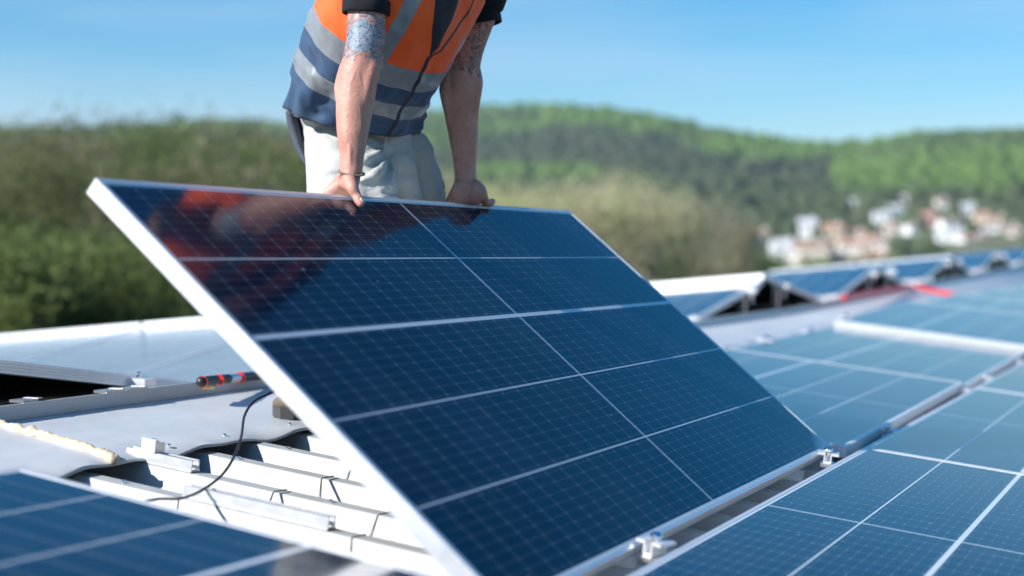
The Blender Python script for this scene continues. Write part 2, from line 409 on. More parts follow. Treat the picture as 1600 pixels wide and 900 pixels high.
# short mounting rails on the ribs
def minirail(label, X, b0, b1, group='short mounting rails on the roof ribs', riser=None, stub=None):
    L = abs(b1-b0); t = thing('mounting_rail', label, 'rail', roofM(X, b1, -.060), group)
    bm = bmesh.new()
    prof = [(-.017, .001), (-.017, .004), (-.014, .006), (-.014, .028), (-.008, .028), (-.008, .0255), (-.0115, .0255), (-.0115, .008), (.0115, .008), (.0115, .0255), (.008, .0255), (.008, .028), (.014, .028), (.014, .006), (.017, .004), (.017, .001)]
    a = [bm.verts.new((x, 0, z)) for x, z in prof]; c = [bm.verts.new((x, L, z)) for x, z in prof]
    n = len(prof)
    for j in range(n): bm.faces.new((a[j], a[(j+1) % n], c[(j+1) % n], c[j]))
    bm.faces.new(a[::-1]); bm.faces.new(c); bmesh.ops.recalc_face_normals(bm, faces=bm.faces)
    obj('channel', bm, ALU, t)
    if riser is not None:
        bm = bmesh.new(); y = riser*L
        box(bm, -.012, .012, y-.02, y+.02, .0285, .052); box(bm, -.018, -.0122, y-.02, y+.02, .0285, .060); box(bm, .0122, .018, y-.02, y+.02, .0285, .050)
        obj('end_clamp', bm, ALU, t)
        bm = bmesh.new(); tube(bm, [(0, y, .0525), (0, y, .058)], .0055, 6); obj('bolt', bm, BOLT, t)
    return t
minirail('short aluminium rail with an upright clamp block, on the rib next to the flashing', RO+.2085, -1.36, -1.17, riser=.66)
minirail('long bare channel lying on the front rib, open end toward the gap', RO, -1.03, -.665)
minirail('short rail stub showing in the gap right of the lower bolt clamp', RO+.2085*1.0, .005, -.08)
minirail('short rail end in the gap left of the upper bolt clamp', RO+.2085*7, .01, -.075)

# clamps along the panel edges
def make_clamp(label, M, group):
    t = thing('panel_clamp', label, 'clamp', M, group)
    bm = bmesh.new()
    box(bm, -.022, .022, -.026, -.006, -.002, .0035); box(bm, -.022, .022, .006, .026, -.002, .0035)
    box(bm, -.022, .022, -.0065, .0065, -.022, -.017)
    box(bm, -.022, .022, -.0095, -.0062, -.0215, .0015); box(bm, -.022, .022, .0062, .0095, -.0215, .0015)
    obj('bracket', bm, ALU, t)
    bm = bmesh.new(); tube(bm, [(0, 0, -.05), (0, 0, .012)], .004, 10); ball(bm, (0, 0, .010), .0115, .0115, .008, sub=3)
    obj('bolt', bm, BOLT, t)
    bm = bmesh.new(); tube(bm, [(0, 0, -.0165), (0, 0, -.0085)], .0075, 12); obj('nut', bm, BOLT, t)
    bm = bmesh.new(); box(bm, -.03, .03, -.016, .016, -.030, -.0225); obj('slot_plate', bm, GALV, t)
    return t
c0 = make_clamp('loose bolt clamp standing in the gap at the lifted panel\'s right corner', roofM(4.115, -.045, .006, R(12)) @ Matrix.Scale(1.15, 4), 'bolt clamps in the gap between the rows')
for X, lab, h, rz in ((2.70, 'loose bolt clamp standing in the gap near the bottom of the picture', .006, R(-18)),
                   (4.83, 'bolt clamp bridging the gap just past the lifted corner', .002, 0),
                   (6.42, 'bolt clamp bridging the gap just before the second cross joint', .002, 0),
                   (7.10, 'bolt clamp bridging the gap just past the second cross joint', .002, 0),
                   (8.25, 'farthest bolt clamp in the gap, at the right border', .002, 0)):
    dup(c0, roofM(X, -.042 if X < 4 else -.021, h, rz) @ Matrix.Scale(1.15 if X < 4 else 1, 4), lab)
i = 0
for X, hh in ((6.05, 0), (7.35, 0), (8.25, 0), (9.1, .052), (10.4, .052), (11.3, .052), (12.6, .052), (13.5, .052), (14.8, .052), (16.2, .052), (17.9, .052)):
    i += 1
    dup(c0, roofM(X, -1.150, hh+.004) @ Matrix.Scale(1.6, 4), ('bright edge clamp beside the flashing, %s away from the lifted panel' % ['nearest', 'second', 'third', 'fourth', 'fifth', 'sixth', 'seventh', 'eighth', 'ninth', 'tenth', 'farthest'][i-1]), 'edge clamps beside the ridge flashing')
# black connector lying in the gap
t = thing('cable_connector', 'small black plug connector lying in the gap under the lifted panel', 'connector', roofM(3.20, -.03, -.052, R(70)))
bm = bmesh.new(); tube(bm, [(0, -.03, 0), (0, -.012, 0), (0, -.01, 0), (0, .02, 0)], [.007, .008, .010, .0095], 10); obj('plug', bm, RUBBER, t, True)
bm = bmesh.new(); tube(bm, [(0, .0205, 0), (0, .05, -.004), (.01, .09, -.02)], .003, 8); obj('lead', bm, CABLE, t, True)

# the black cable looping from the lifted panel down onto the ribs
P = [MO + Vector((1.3, 0, 0)) + mw*.62 - mn*.05, cp(470, 598, 3.62), cp(445, 604, 3.50), cp(420, 615, 3.46), cp(396, 628, 3.42), cp(382, 650, 3.37), cp(377, 682, 3.30), cp(366, 713, 3.22), cp(346, 743, 3.15), cp(312, 768, 3.07),
     cp(281, 779, 2.98), cp(245, 780, 2.90), cp(200, 790, 2.80), cp(150, 815, 2.7)]
bm = bmesh.new(); tube(bm, spline(P, 8), .0031, 8); tag(obj('cable', bm, CABLE, None, True), 'thin black cable curving from under the lifted panel across the white ribs', 'cable')

# ------------------------------------------------------------------ east-west tents on the rear slope
TL = 1.75
def tent_M(X, l, side, half=1.735, lift=.045, aph=.31, ap=.235):
    """panel whose long side climbs to the tent apex at X; side -1: face toward the camera, +1: face away"""
    th = math.asin(ap/half)
    base = Q(X, l, aph)
    ydir = Vector((0, math.cos(RS), -math.sin(RS))); nz = Vector((0, math.sin(RS), math.cos(RS)))
    xd = Vector((1, 0, 0))
    if side < 0:
        x_ = (xd*math.cos(th) + nz*math.sin(th)); z_ = x_.cross(ydir); p = base - x_*TL - xd*.012
    else:
        x_ = (xd*math.cos(th) - nz*math.sin(th)); z_ = x_.cross(ydir); p = base + xd*.02 + nz*lift
    return Matrix(((x_.x, ydir.x, z_.x, p.x), (x_.y, ydir.y, z_.y, p.y), (x_.z, ydir.z, z_.z, p.z), (0, 0, 0, 1))) @ Matrix.Diagonal((TL/PL, 1, 1, 1))
TG = 'tilted solar panels beyond the ridge'
def light_stop_bm():  # added black plate that keeps light out from under a tent
    b_ = bmesh.new(); box(b_, PL-.004, PL-.002, .002, PW-.002, -.125, -.0355); return b_
ordn = ['first', 'second', 'third', 'fourth', 'fifth', 'sixth', 'seventh', 'eighth']
k = NM('pale_satin_sheet'); co = k.coord(); st = k.noise(co, 3, 5, .6, (7, .5, 1)); st2 = k.noise(co, 30, 3, .5, (6, .2, 1))
k.set('Base Color', k.mix(k.ramp(st, .3, .7), (.22, .27, .29), (.36, .40, .42))).set('Roughness', .22).set('Metallic', .25).bump(k.M('ADD', st, k.M('MULTIPLY', st2, .3)), .25, .012)
bm = bmesh.new(); box(bm, .0108, PL-.0108, .0108, PW-.0108, -.0045, -.0014)
pale_me = bpy.data.meshes.new('sheet'); bm.to_mesh(pale_me); bm.free(); pale_me.materials.append(k.m)
names = ['', 'left', 'first', 'second', 'third', 'fourth', 'fifth']
l0 = .17
tents = [(2.14, 'left'), (6.15, 'long'), (10.16, 'first'), (14.1, 'second'), (18.2, 'third'), (22.4, 'fourth'), (26.7, 'fifth')]
for ti, (X, nm) in enumerate(tents):
    for side in (-1, 1):
        n_ = {0: 3, 1: 8, 2: 8}.get(ti, 2)
        if side > 0 and ti > 0: n_ = {1: 7, 2: 8}.get(ti, 2)
        if ti == 0 and side < 0: n_ = 2
        for j in range(n_):
            o_ = ordn[j]
            if ti == 0: lab = ('dark tilted panel whose edge crosses the left border above the black gap', 'tilted panel second behind the edge above the black gap, left border', 'tilted panel third behind the edge above the black gap, left border')[j] if side > 0 else 'tilted panel just outside the left border, %s from the ridge' % o_
            elif ti == 1: lab = ('pale tilted panel behind the lifted panel, %s from the flashing' % o_) if side < 0 else 'bright upper edge panel above the pale panels, %s from the flashing' % o_
            else: lab = ('tilted panel %s from the flashing in the %s peaked row right of the lifted panel' % (o_, nm)) if side < 0 else 'far side panel, %s one, of the %s peaked row right of the lifted panel' % (o_, nm)
            p_ = panel(tent_M(X, l0 + j*(PW+.022), side, lift={1: .036, 2: .045, 3: -.03, 4: .012}.get(ti, -.01), aph={0: .332, 1: .288, 2: .305}.get(ti, .315), ap=.26 if ti == 0 else .235), lab, TG)
            if side > 0: obj('light_stop_plate', light_stop_bm(), SHADE_BLACK, p_)
            if ti == 1 and side < 0:  # a pale streaked sheet takes the place of the glass in this row
                p_.name = 'pale_panel'; p_['category'] = 'panel'
                for c_ in list(p_.children):
                    if c_.name.startswith('glass'):
                        c_.data = pale_me; c_.name = 'sheet'
                    elif c_.name.startswith('junction'): bpy.data.objects.remove(c_)

# posts carrying the tents
def post(X, label, h, w=.045):
    t = thing('support_post', label, 'post', Matrix.Translation(Q(X, l0+.05, 0)), 'posts under the tilted panels')
    bm = bmesh.new(); box(bm, -w/2, w/2, -.02, -.016, .004, h); box(bm, -w/2, -w/2+.004, -.0155, .02, .004, h); box(bm, w/2-.004, w/2, -.0155, .02, .004, h); obj('upright', bm, GALV, t)
    bm = bmesh.new(); box(bm, -.05, .05, -.05, .05, 0, .0035); obj('foot_plate', bm, GALV, t)
    bm = bmesh.new(); box(bm, -.026, .026, -.10, -.022, h-.03, h+.004); box(bm, -.016, .016, -.07, -.055, h-.10, h-.0305); obj('clamp', bm, ALU, t)
    bm = bmesh.new(); tube(bm, [(0, -.055, h+.0045), (0, -.055, h+.020)], .008, 8); ball(bm, (0, -.055, h+.018), .020 if X > 7 else .009, .020 if X > 7 else .009, .016 if X > 7 else .005, sub=3); obj('bolt', bm, BOLT, t)
    return t
for ti, (X, nm) in enumerate(tents):
    if ti == 0:
        post(X+1.30, 'bright bracket under the edge of the left tilted panel, on the flashing', .12); continue
    if ti == 1:
        continue
    for s_, side in ((-.42, 'left'), (.42, 'right')):
        post(X+s_, '%s bright post under the peak of the %s peaked panel row' % (side, nm), .262)
    for s_, side in ((-1.62, 'left'), (1.60, 'right')):
        post(X+s_, 'low bright bracket at the %s foot of the %s peaked panel row' % (side, nm), .105)

# small blocks resting along the top of the upstand
for a0, a1, lab in ((38, 62, 'flat grey strip end on the upstand of the flashing, nearest the left border'), (169, 196, 'flat grey strip end on the upstand, right of the tiny bright one'), (203, 230, 'dark strip end on the upstand beside the bracket')):
    y_ = 633 - 43*(a0/380.)
    p = onroof(a0, y_, .002); q = onroof(a1, y_-3, .002)
    M = Matrix.Translation(p)
    bm = bmesh.new(); L_ = q.x-p.x; box(bm, 0, L_, .004, .05, -.002, .005); box(bm, L_*.9, L_+.01, .0, .052, .0051, .007)
    o = obj('rail_end', bm, GALV, None); o.matrix_world = M; tag(o, lab, 'rail end', 'metal strip ends on the upstand')

# tool / cable bundle with red rings lying behind the upstand
t = thing('pliers', 'black and red tool handles lying behind the flashing upstand, beside the lifted panel', 'tool')
def tl(px, py, d): return cp(px, py, d)
P0, P1 = tl(312, 597, 4.12), tl(408, 586, 4.62)
def along(t_): return P0.lerp(P1, t_)
for a, b, r_, m, nme in ((-.0, .26, .0152, RUBBER, 'grip'), (.30, .44, .0145, RUBBER, 'grip'), (.44, .62, .0130, GALV, 'collar'), (.64, 1.0, .014, RUBBER, 'grip')):
    bm = bmesh.new(); n_ = 14
    tube(bm, [along(a+(b-a)*i/n_) for i in range(n_+1)], [r_*(1 if i % 2 else .93) * (.6 if i in (0, n_) else 1) for i in range(n_+1)], 14); obj(nme, bm, m, t, True)
for c_ in (.035, .285, .63):
    bm = bmesh.new(); tube(bm, [along(c_-.008), along(c_+.010)], .0165, 16); obj('red_ring', bm, RED, t)
bm = bmesh.new(); tube(bm, [along(.04)+Vector((0, 0, -.012)), along(.2)+Vector((0, 0, -.016))], .009, 8); obj('brass_tip', bm, simple('brass', (.6, .38, .12), .3, .9, .1, 30), t, True)

# red hose lying along the flashing far right
P = [onroof(px, py, .08) for px, py in ((1318, 466), (1340, 461), (1375, 455), (1405, 450), (1428, 448.5), (1450, 453), (1475, 458), (1500, 462))]
bm = bmesh.new(); tube(bm, spline(P, 8), .020, 10); tag(obj('hose', bm, RED, None, True), 'red hose lying along the grey ridge flashing toward the right border', 'hose')

# ------------------------------------------------------------------ the worker
fh = Vector((fwd.x, fwd.y, 0)).normalized(); Z = Vector((0, 0, 1))
def Fd(phi): p = R(phi); return -fh*math.cos(p) + rgt*math.sin(p)
def sec(px, py, d, w, dd, phi, psi):
    F = Fd(phi); Lf = Z.cross(F); s_ = R(psi)
    return (cp(px, py, d), Lf*w, (F*math.cos(s_) - Z*math.sin(s_))*dd)
def interp(secs, n):
    out = []; ch = [spline([s[k] for s in secs], n) for k in range(3)]
    return [(ch[0][i], ch[1][i], ch[2][i]) for i in range(len(ch[0]))]
base = S(3.6, -1.5, -.04)
person = thing('person', 'person in orange and navy vest and light trousers, leaning over and gripping the lifted panel', 'person', Matrix.Translation(base))
inv = Matrix.Translation(-base)
def pobj(name, bm, mats, smooth=True, parent=None):
    o = obj(name, bm, mats, parent or person, smooth)
    if parent is None: o.matrix_parent_inverse = inv
    return o
def capsule(bm, pts, rad, seg=12):
    P = spline(pts, 5); n = len(P); m = len(rad)-1
    rr = []
    for i in range(n):
        t = i/(n-1)*m; k = min(int(t), m-1); rr.append(rad[k] + (rad[k+1]-rad[k])*(t-k))
    tube(bm, P, rr, seg); ball(bm, P[0], rr[0]*.98, sub=2); ball(bm, P[-1], rr[-1]*.98, sub=2)

# skin
k = NM('skin'); co = k.coord(); X_, Y_, Z_ = k.xyz(co)
n1 = k.noise(co, 9, 4, .6); n2 = k.noise(co, 70, 3, .6)
skin = k.mix(k.ramp(n1, .3, .7), (.56, .31, .235), (.45, .20, .15)); skin = k.mix(k.M('MULTIPLY', k.ramp(n2, .5, .72), .45), skin, (.38, .14, .10))
def dn_noise(sc, dist, det=2):
    n_ = k.n('ShaderNodeTexNoise'); n_.inputs['Scale'].default_value = sc; n_.inputs['Detail'].default_value = det; n_.inputs['Distortion'].default_value = dist; k.L(co, n_.inputs['Vector']); return n_.outputs[0]
tn = dn_noise(16, 1.6); tn2 = dn_noise(34, 1.0); vor = k.n('ShaderNodeTexVoronoi'); vor.inputs['Scale'].default_value = 24; k.L(co, vor.inputs['Vector'])
wz = k.M('ADD', Z_, k.M('MULTIPLY', k.M('SUBTRACT', k.noise(co, 26, 3, .6, (1, 1, .35)), .5), .14))
right_arm = k.M('LESS_THAN', X_, 3.32)
mr = k.M('MULTIPLY', right_arm, k.M('GREATER_THAN', wz, .468)); ml = k.M('MULTIPLY', k.M('SUBTRACT', 1, right_arm), k.M('GREATER_THAN', wz, .50))
notback = k.M('LESS_THAN', Z_, .80)
lin = k.M('MAXIMUM', k.M('LESS_THAN', k.M('ABSOLUTE', k.M('SUBTRACT', tn, .5)), .017), k.M('LESS_THAN', k.M('ABSOLUTE', k.M('SUBTRACT', tn2, .47)), .022))
blob = k.ramp(tn, .40, .46); blue = k.mix(k.ramp(tn2, .35, .65), (.13, .29, .40), (.34, .48, .56))
fill = k.mix(k.M('MULTIPLY', blob, .55), skin, (.20, .26, .32)); fill = k.mix(k.M('MULTIPLY', k.ramp(tn2, .56, .62), .6), fill, (.07, .08, .11))
pc_ = cp(563, 56, 3.52); vd = k.n('ShaderNodeVectorMath', operation='DISTANCE'); k.L(co, vd.inputs[0]); vd.inputs[1].default_value = pc_
dist = k.M('ADD', vd.outputs['Value'], k.M('MULTIPLY', k.M('SUBTRACT', tn2, .5), .018))
petal = k.M('ABSOLUTE', k.M('SINE', k.M('ADD', k.M('MULTIPLY', dist, 330), k.M('MULTIPLY', tn, 7))))
rose = k.mix(petal, (.24, .42, .52), (.10, .26, .37)); rose = k.mix(k.M('LESS_THAN', petal, .13), rose, (.05, .07, .11))
fill = k.mix(k.M('MULTIPLY', k.M('LESS_THAN', dist, .040), .8), fill, rose)
fill = k.mix(k.M('MULTIPLY', lin, .8), fill, (.05, .06, .09))
fl = k.mix(k.M('MULTIPLY', k.ramp(tn, .5, .58), .6), skin, (.10, .09, .10)); fl = k.mix(k.M('MULTIPLY', lin, .85), fl, (.03, .03, .045))
c_ = k.mix(k.M('MULTIPLY', k.M('MULTIPLY', mr, notback), .9), skin, fill); c_ = k.mix(k.M('MULTIPLY', k.M('MULTIPLY', ml, notback), .85), c_, fl)
k.set('Base Color', c_).set('Roughness', k.ramp(n2, .3, .7, .42, .6)).set('Subsurface Weight', .12).set('Subsurface Scale', .01)
k.b.inputs['Subsurface Radius'].default_value = (1, .35, .2)
vein = k.ramp(k.M('ABSOLUTE', k.M('SUBTRACT', k.noise(co, 15, 1, .4, (1, 1, .32)), .5)), 0., .030, 1.0, 0.)
k.bump(k.M('ADD', k.M('MULTIPLY', vein, .45), k.M('ADD', k.noise(co, 120, 3, .6), k.M('MULTIPLY', k.noise(co, 22, 3, .6, (1, 1, .4)), 1.4))), .45, .0026)
SKIN = k.m

bm = bmesh.new()
# torso, pelvis and legs inside the clothes
loft(bm, interp([sec(566, 215, 4.03, .13, .09, 38, 8), sec(564, 160, 3.98, .135, .10, 44, 26), sec(592, 70, 3.84, .165, .125, 50, 38), sec(640, -20, 3.76, .17, .12, 50, 44), sec(676, -85, 3.71, .14, .09, 50, 52), sec(700, -130, 3.66, .055, .06, 50, 50), sec(712, -150, 3.63, .052, .056, 50, 40)], 4), 24)
RA = [(577, -105, 3.64, .058), (575, -50, 3.60, .054), (573, 0, 3.58, .046), (572, 35, 3.57, .0465), (571, 65, 3.565, .0475), (565, 88, 3.56, .0455), (560, 112, 3.55, .0465), (557.5, 135, 3.55, .0485), (555, 160, 3.545, .0465), (552.5, 185, 3.54, .0425), (551, 210, 3.53, .0375), (550.5, 235, 3.525, .0315), (549.5, 255, 3.52, .0275), (549, 272, 3.515, .0262)]
LA = [(778, -100, 3.86, .058), (768, -55, 3.90, .054), (757, -5, 3.93, .052), (746, 30, 3.96, .050), (735, 62, 3.98, .0475), (727, 88, 3.99, .0465), (722, 112, 4.0, .0485), (720, 140, 4.01, .052), (720.5, 165, 4.02, .0495), (722, 190, 4.03, .045), (724, 215, 4.035, .040), (725.5, 240, 4.04, .0345), (726.5, 262, 4.045, .0305), (727.5, 282, 4.05, .030)]
def armsec(a, ov=1.0):
    out = []
    for px, py, d, r_ in a:
        out.append((cp(px, py, d), rgt*r_, fh*r_*ov))
    return interp(out, 4)
loft(bm, armsec(RA, .94), 28); loft(bm, armsec(LA, .94), 28)
for a in (RA, LA):     # shoulder and elbow
    ball(bm, cp(*a[0][:3]), .066); 
ball(bm, cp(578, 92, 3.575), .030, .034, .038); ball(bm, cp(715, 90, 4.01), .033)
for P_, r_ in (([(582, 88, 3.553), (576, 120, 3.533), (566, 168, 3.520)], [.018, .0265, .013]), ([(541, 106, 3.56), (536, 140, 3.552), (539, 190, 3.545)], [.018, .0225, .014]),
               ([(546, 205, 3.503), (547, 235, 3.499), (547, 264, 3.497)], [.006, .0065, .005]), ([(557, 215, 3.506), (555, 262, 3.502)], [.006, .005]),
               ([(737, 92, 4.0), (741, 130, 4.0), (739, 180, 4.01)], [.018, .025, .014]), ([(704, 100, 3.98), (699, 140, 3.99), (705, 190, 4.01)], [.016, .0235, .014]), ([(724, 225, 4.006), (725, 268, 4.022)], [.006, .0055])):
    capsule(bm, [cp(*p) for p in P_], r_)
# right hand: thumb over the front lip, fingers curled behind and under the frame
Er = MO + Vector((.893, 0, 0)) + mw*PW; El = MO + Vector((1.505, 0, 0)) + mw*PW
Wr = (Vector((1, 0, 0))*.80 - Vector((0, 1, 0))*.60).normalized()
Kr = Er + mw*.036 - mn*.022
wrist = cp(549, 272, 3.515); ax_ = (Kr-wrist).normalized(); Bn = ax_.cross(Wr).normalized()
loft(bm, interp([(wrist + Vector((0, 0, .012)), rgt*.026, fh*.021), (wrist.lerp(Kr, .3), Wr*.0305, Bn*.0215), (wrist.lerp(Kr, .65), Wr*.036, Bn*.021), (Kr, Wr*.040, Bn*.0155), (Kr+ax_*.008, Wr*.037, Bn*.011)], 5), 26, expo=2.5)
for o_, ln, r_ in ((.031, 1.0, .0093), (.0105, 1.08, .0096), (-.0105, 1.02, .0091), (-.030, .85, .0080)):
    k0 = Kr + Wr*o_; ek = Vector((k0.x, 0, 0)) + Vector((0, Er.y, Er.z))
    ball(bm, k0 - ax_*.002 + Vector((0, .002, .003)), r_*1.22, sub=2)
    capsule(bm, [k0, ek + mw*.024 - mn*(.040*ln), ek + mw*.004 - mn*(.0525*ln+.001), ek - mw*(.020*ln) - mn*.0485], [r_*1.12, r_*1.05, r_, r_*.85])
t0 = cp(547, 281, 3.497); t1 = cp(551, 294, 3.478); t2 = onmain(556.5, 305, .0150); t3 = onmain(560.5, 313, .0118); t4 = onmain(563.5, 319, .0098)
capsule(bm, [t0, t1, t2, t3, t4], [.017, .0155, .0118, .0118, .0098], 16)
ball(bm, t2, .0122, sub=2); ball(bm, cp(545, 284, 3.50), .020, .017, .024)
# left hand: heel of the palm turned to the camera, thumb along the lip
Kl = El + mw*.030 - mn*.024 + Vector((-.004, 0, 0)); wl = cp(727.5, 282, 4.05); Wl = (rgt*.94 + fh*.34).normalized()
ax2 = (Kl-wl).normalized(); B2 = ax2.cross(Wl).normalized()
loft(bm, interp([(wl + Vector((0, 0, .01)), rgt*.030, fh*.023), (wl.lerp(Kl, .25)+rgt*.006, Wl*.036, B2*.024), (wl.lerp(Kl, .6)+rgt*.009, Wl*.044, B2*.024), (Kl+rgt*.004, Wl*.043, B2*.017), (Kl+ax2*.008, Wl*.039, B2*.012)], 5), 26, expo=2.4)
ball(bm, cp(716, 302, 4.034), .022, .020, .036); ball(bm, cp(744, 301, 4.032), .026, .023, .036)    # the two pads of the palm
for o_, ln, r_ in ((.032, 1.0, .0094), (.011, 1.08, .0097), (-.011, 1.02, .0092), (-.031, .85, .0082)):
    k0 = Kl + Wl*o_; ek = Vector((k0.x, El.y, El.z))
    capsule(bm, [k0, ek + mw*.022 - mn*(.041*ln), ek + mw*.004 - mn*(.0535*ln+.001), ek - mw*(.020*ln) - mn*.0485], [r_*1.12, r_*1.05, r_, r_*.85])
capsule(bm, [cp(749, 297, 4.03), cp(755, 309, 4.035), onmain(759, 316, .013)+mw*.002, onmain(765, 317.5, .0118), onmain(769.5, 314.8, .0125)], [.020, .0145, .0118, .0118, .0098], 16)
ball(bm, cp(729, 290, 4.040), .029, .020, .026); ball(bm, cp(731, 304, 4.040), .024, .018, .026)
# neck, head and face, looking down at the panel
HF = (Fd(44)*math.cos(R(38)) - Z*math.sin(R(38))).normalized(); HL = Z.cross(Fd(44)); HU = HF.cross(HL)*-1
if HU.z < 0: HU = -HU
HC = cp(738, -205, 3.60); HM = Matrix((HL, HF, HU)).transposed()
def hp(a, b, c): return HC + HL*a + HF*b + HU*c
capsule(bm, [cp(700, -125, 3.68), cp(716, -165, 3.65), hp(0, -.03, -.06)], [.062, .058, .06], 20)
ball(bm, hp(0, -.015, .035), .077, .096, .088, HM, 4); ball(bm, hp(0, .02, -.035), .062, .075, .085, HM, 4); ball(bm, hp(0, .052, -.088), .032, .034, .028, HM, 3)
capsule(bm, [hp(0, .088, .022), hp(0, .104, -.008), hp(0, .112, -.022)], [.009, .011, .014]); ball(bm, hp(.011, .100, -.026), .009); ball(bm, hp(-.011, .100, -.026), .009)
ball(bm, hp(0, .085, .036), .052, .014, .010, HM, 3)
for s_ in (-1, 1):
    ball(bm, hp(.079*s_, -.012, -.005), .010, .022, .034, HM, 3); ball(bm, hp(.042*s_, .055, -.02), .026, .026, .024, HM, 3)
ball(bm, hp(0, .092, -.055), .024, .010, .0055, HM, 3); ball(bm, hp(0, .090, -.065), .021, .010, .006, HM, 3)
# legs
footR = Vector((3.50, 2.43, -.36)) + rgt*.135; footL = Vector((3.98, 2.42, -.36))
legR = [cp(532, 205, 3.97), cp(542, 250, 3.92), cp(551, 305, 3.885), cp(550, 360, 3.89), cp(536, 425, 3.93), cp(490, 520, 4.06), footR]
legL = [cp(610, 212, 4.09), cp(628, 258, 4.12), cp(641, 308, 4.14), cp(646, 370, 4.16), cp(650, 430, 4.18), cp(668, 520, 4.32), footL]
capsule(bm, legR, [.045, .075, .08, .07, .058, .052, .04], 20); capsule(bm, legL, [.045, .075, .08, .07, .058, .052, .04], 20)
body = pobj('body', bm, SKIN)
m_ = body.modifiers.new('skin', 'REMESH'); m_.mode = 'VOXEL'; m_.voxel_size = .0030; m_.use_smooth_shade = True
m_ = body.modifiers.new('smooth', 'SMOOTH'); m_.iterations = 9; m_.factor = .5
NAIL = simple('fingernail', (.74, .50, .43), .28, 0, .05, 40)
bm = bmesh.new()
nd = (t4-t3).normalized(); nl = nd.cross(mn).normalized(); MM = Matrix((nl, nd, nl.cross(nd))).transposed()
ball(bm, t3.lerp(t4, .75) + mn*.0098, .0068, .0088, .0022, MM, 3); pobj('nail', bm, NAIL)
EYE = simple('eye_white', (.8, .8, .78), .2, 0, .03, 40)
for s_ in (-1, 1):
    bm = bmesh.new(); ball(bm, hp(.030*s_, .078, .010), .0125, sub=3); e_ = pobj('eye', bm, EYE)
    bm = bmesh.new(); ball(bm, hp(.030*s_, .0885, .008), .0055, .003, .0055, HM, 2); pobj('pupil', bm, RUBBER, True, e_)
HAIR = simple('dark_brown_hair', (.045, .028, .018), .6, 0, .3, 80, .4, .8, .01, 140)
bm = bmesh.new(); ball(bm, hp(0, -.024, .048), .084, .100, .088, HM, 4)
for v in list(bm.verts):
    q = v.co - HC; 
    if q.dot(HF) > .045 and q.dot(HU) < .085 or q.dot(HU) < -.03: v.co = HC + q*.86
pobj('hair', bm, HAIR)

# bracelet
BEAD = simple('olive_beads', (.20, .19, .13), .5, 0, .5, 90)
bm = bmesh.new(); bc = cp(549, 270, 3.517)
for i in range(34):
    a = 2*math.pi*i/34
    ball(bm, bc + rgt*(.0305*math.cos(a)) + fh*(.0300*math.sin(a)) + Z*(.004*math.cos(a)*-1 + .0065*math.sin(a)), .0030, sub=1)
pobj('bracelet', bm, BEAD)

# ---- trousers
k = NM('pale_grey_trouser_cloth'); co = k.coord()
nA = k.noise(co, 5, 3, .5, (1, 1, .55)); nB = k.noise(co, 600, 2)
k.set('Base Color', k.mix(k.ramp(nA, .3, .7), (.37, .37, .35), (.45, .45, .43))).set('Roughness', .85)
k.bump(k.M('ADD', k.M('MULTIPLY', k.noise(co, 14, 3, .5, (1, 1, 1.7)), 1.0), k.M('MULTIPLY', nB, .04)), .85, .014); TROU = k.m
bm = bmesh.new()
loft(bm, interp([sec(560, 132, 3.97, .155, .128, 42, 24), sec(560, 158, 3.99, .166, .136, 42, 18), sec(565, 192, 4.03, .169, .136, 37, 10), sec(568, 225, 4.04, .165, .128, 34, 4), sec(571, 256, 4.04, .155, .115, 34, 0)], 5), 36)
def legloft(bm, P, rr, sq=.94):
    loft(bm, interp([(p, rgt*a, fh*a*sq) for p, a in zip(P, rr)], 6), 30)
legloft(bm, legR, [.100, .113, .121, .112, .096, .088, .085]); legloft(bm, legL, [.098, .103, .101, .097, .090, .088, .085])
capsule(bm, [cp(604, 212, 4.0), cp(610, 250, 3.99), cp(618, 290, 4.0), cp(628, 335, 4.02)], [.070, .070, .066, .06], 16)
# a few real folds, radiating from the crotch and across the bent thigh
def fold(bm, pts, r_): capsule(bm, [cp(*p) for p in pts], [r_*.3, r_, r_, r_*.3], 10)
for pts, r_ in (([(604, 226, 3.925), (592, 240, 3.865), (570, 250, 3.815), (548, 252, 3.81)], .010), ([(603, 232, 3.925), (600, 256, 3.85), (584, 274, 3.80), (560, 284, 3.775)], .011),
                ([(606, 240, 3.94), (612, 270, 3.87), (606, 292, 3.83), (588, 302, 3.79)], .011), ([(615, 236, 3.985), (640, 268, 4.02), (655, 296, 4.03), (664, 312, 4.04)], .011),
                ([(478, 262, 3.92), (496, 270, 3.83), (516, 268, 3.80), (540, 262, 3.80)], .008), ([(578, 318, 3.78), (596, 312, 3.80), (616, 312, 3.84), (630, 318, 3.88)], .011),
                ([(602, 205, 3.905), (603, 220, 3.91), (604, 234, 3.92), (606, 250, 3.94)], .007)):
    fold(bm, pts, r_)
tr = pobj('trousers', bm, TROU)
m_ = tr.modifiers.new('cloth', 'REMESH'); m_.mode = 'VOXEL'; m_.voxel_size = .0055; m_.use_smooth_shade = True
m_ = tr.modifiers.new('smooth', 'SMOOTH'); m_.iterations = 6; m_.factor = .5
tx = bpy.data.textures.new('cloth_folds', 'CLOUDS'); tx.noise_scale = .09; tx.noise_depth = 2
m_ = tr.modifiers.new('folds', 'DISPLACE'); m_.texture = tx; m_.strength = .022; m_.mid_level = .5; m_.texture_coords = 'LOCAL'
GREYC = simple('dark_grey_cloth', (.07, .08, .11), .85, 0, .15, 20, .3, .3, .004, 200)
bm = bmesh.new(); SP = [cp(457, 176, 4.01), cp(463, 205, 4.02), cp(471, 232, 4.01), cp(480, 252, 3.995), cp(487, 268, 3.98)]
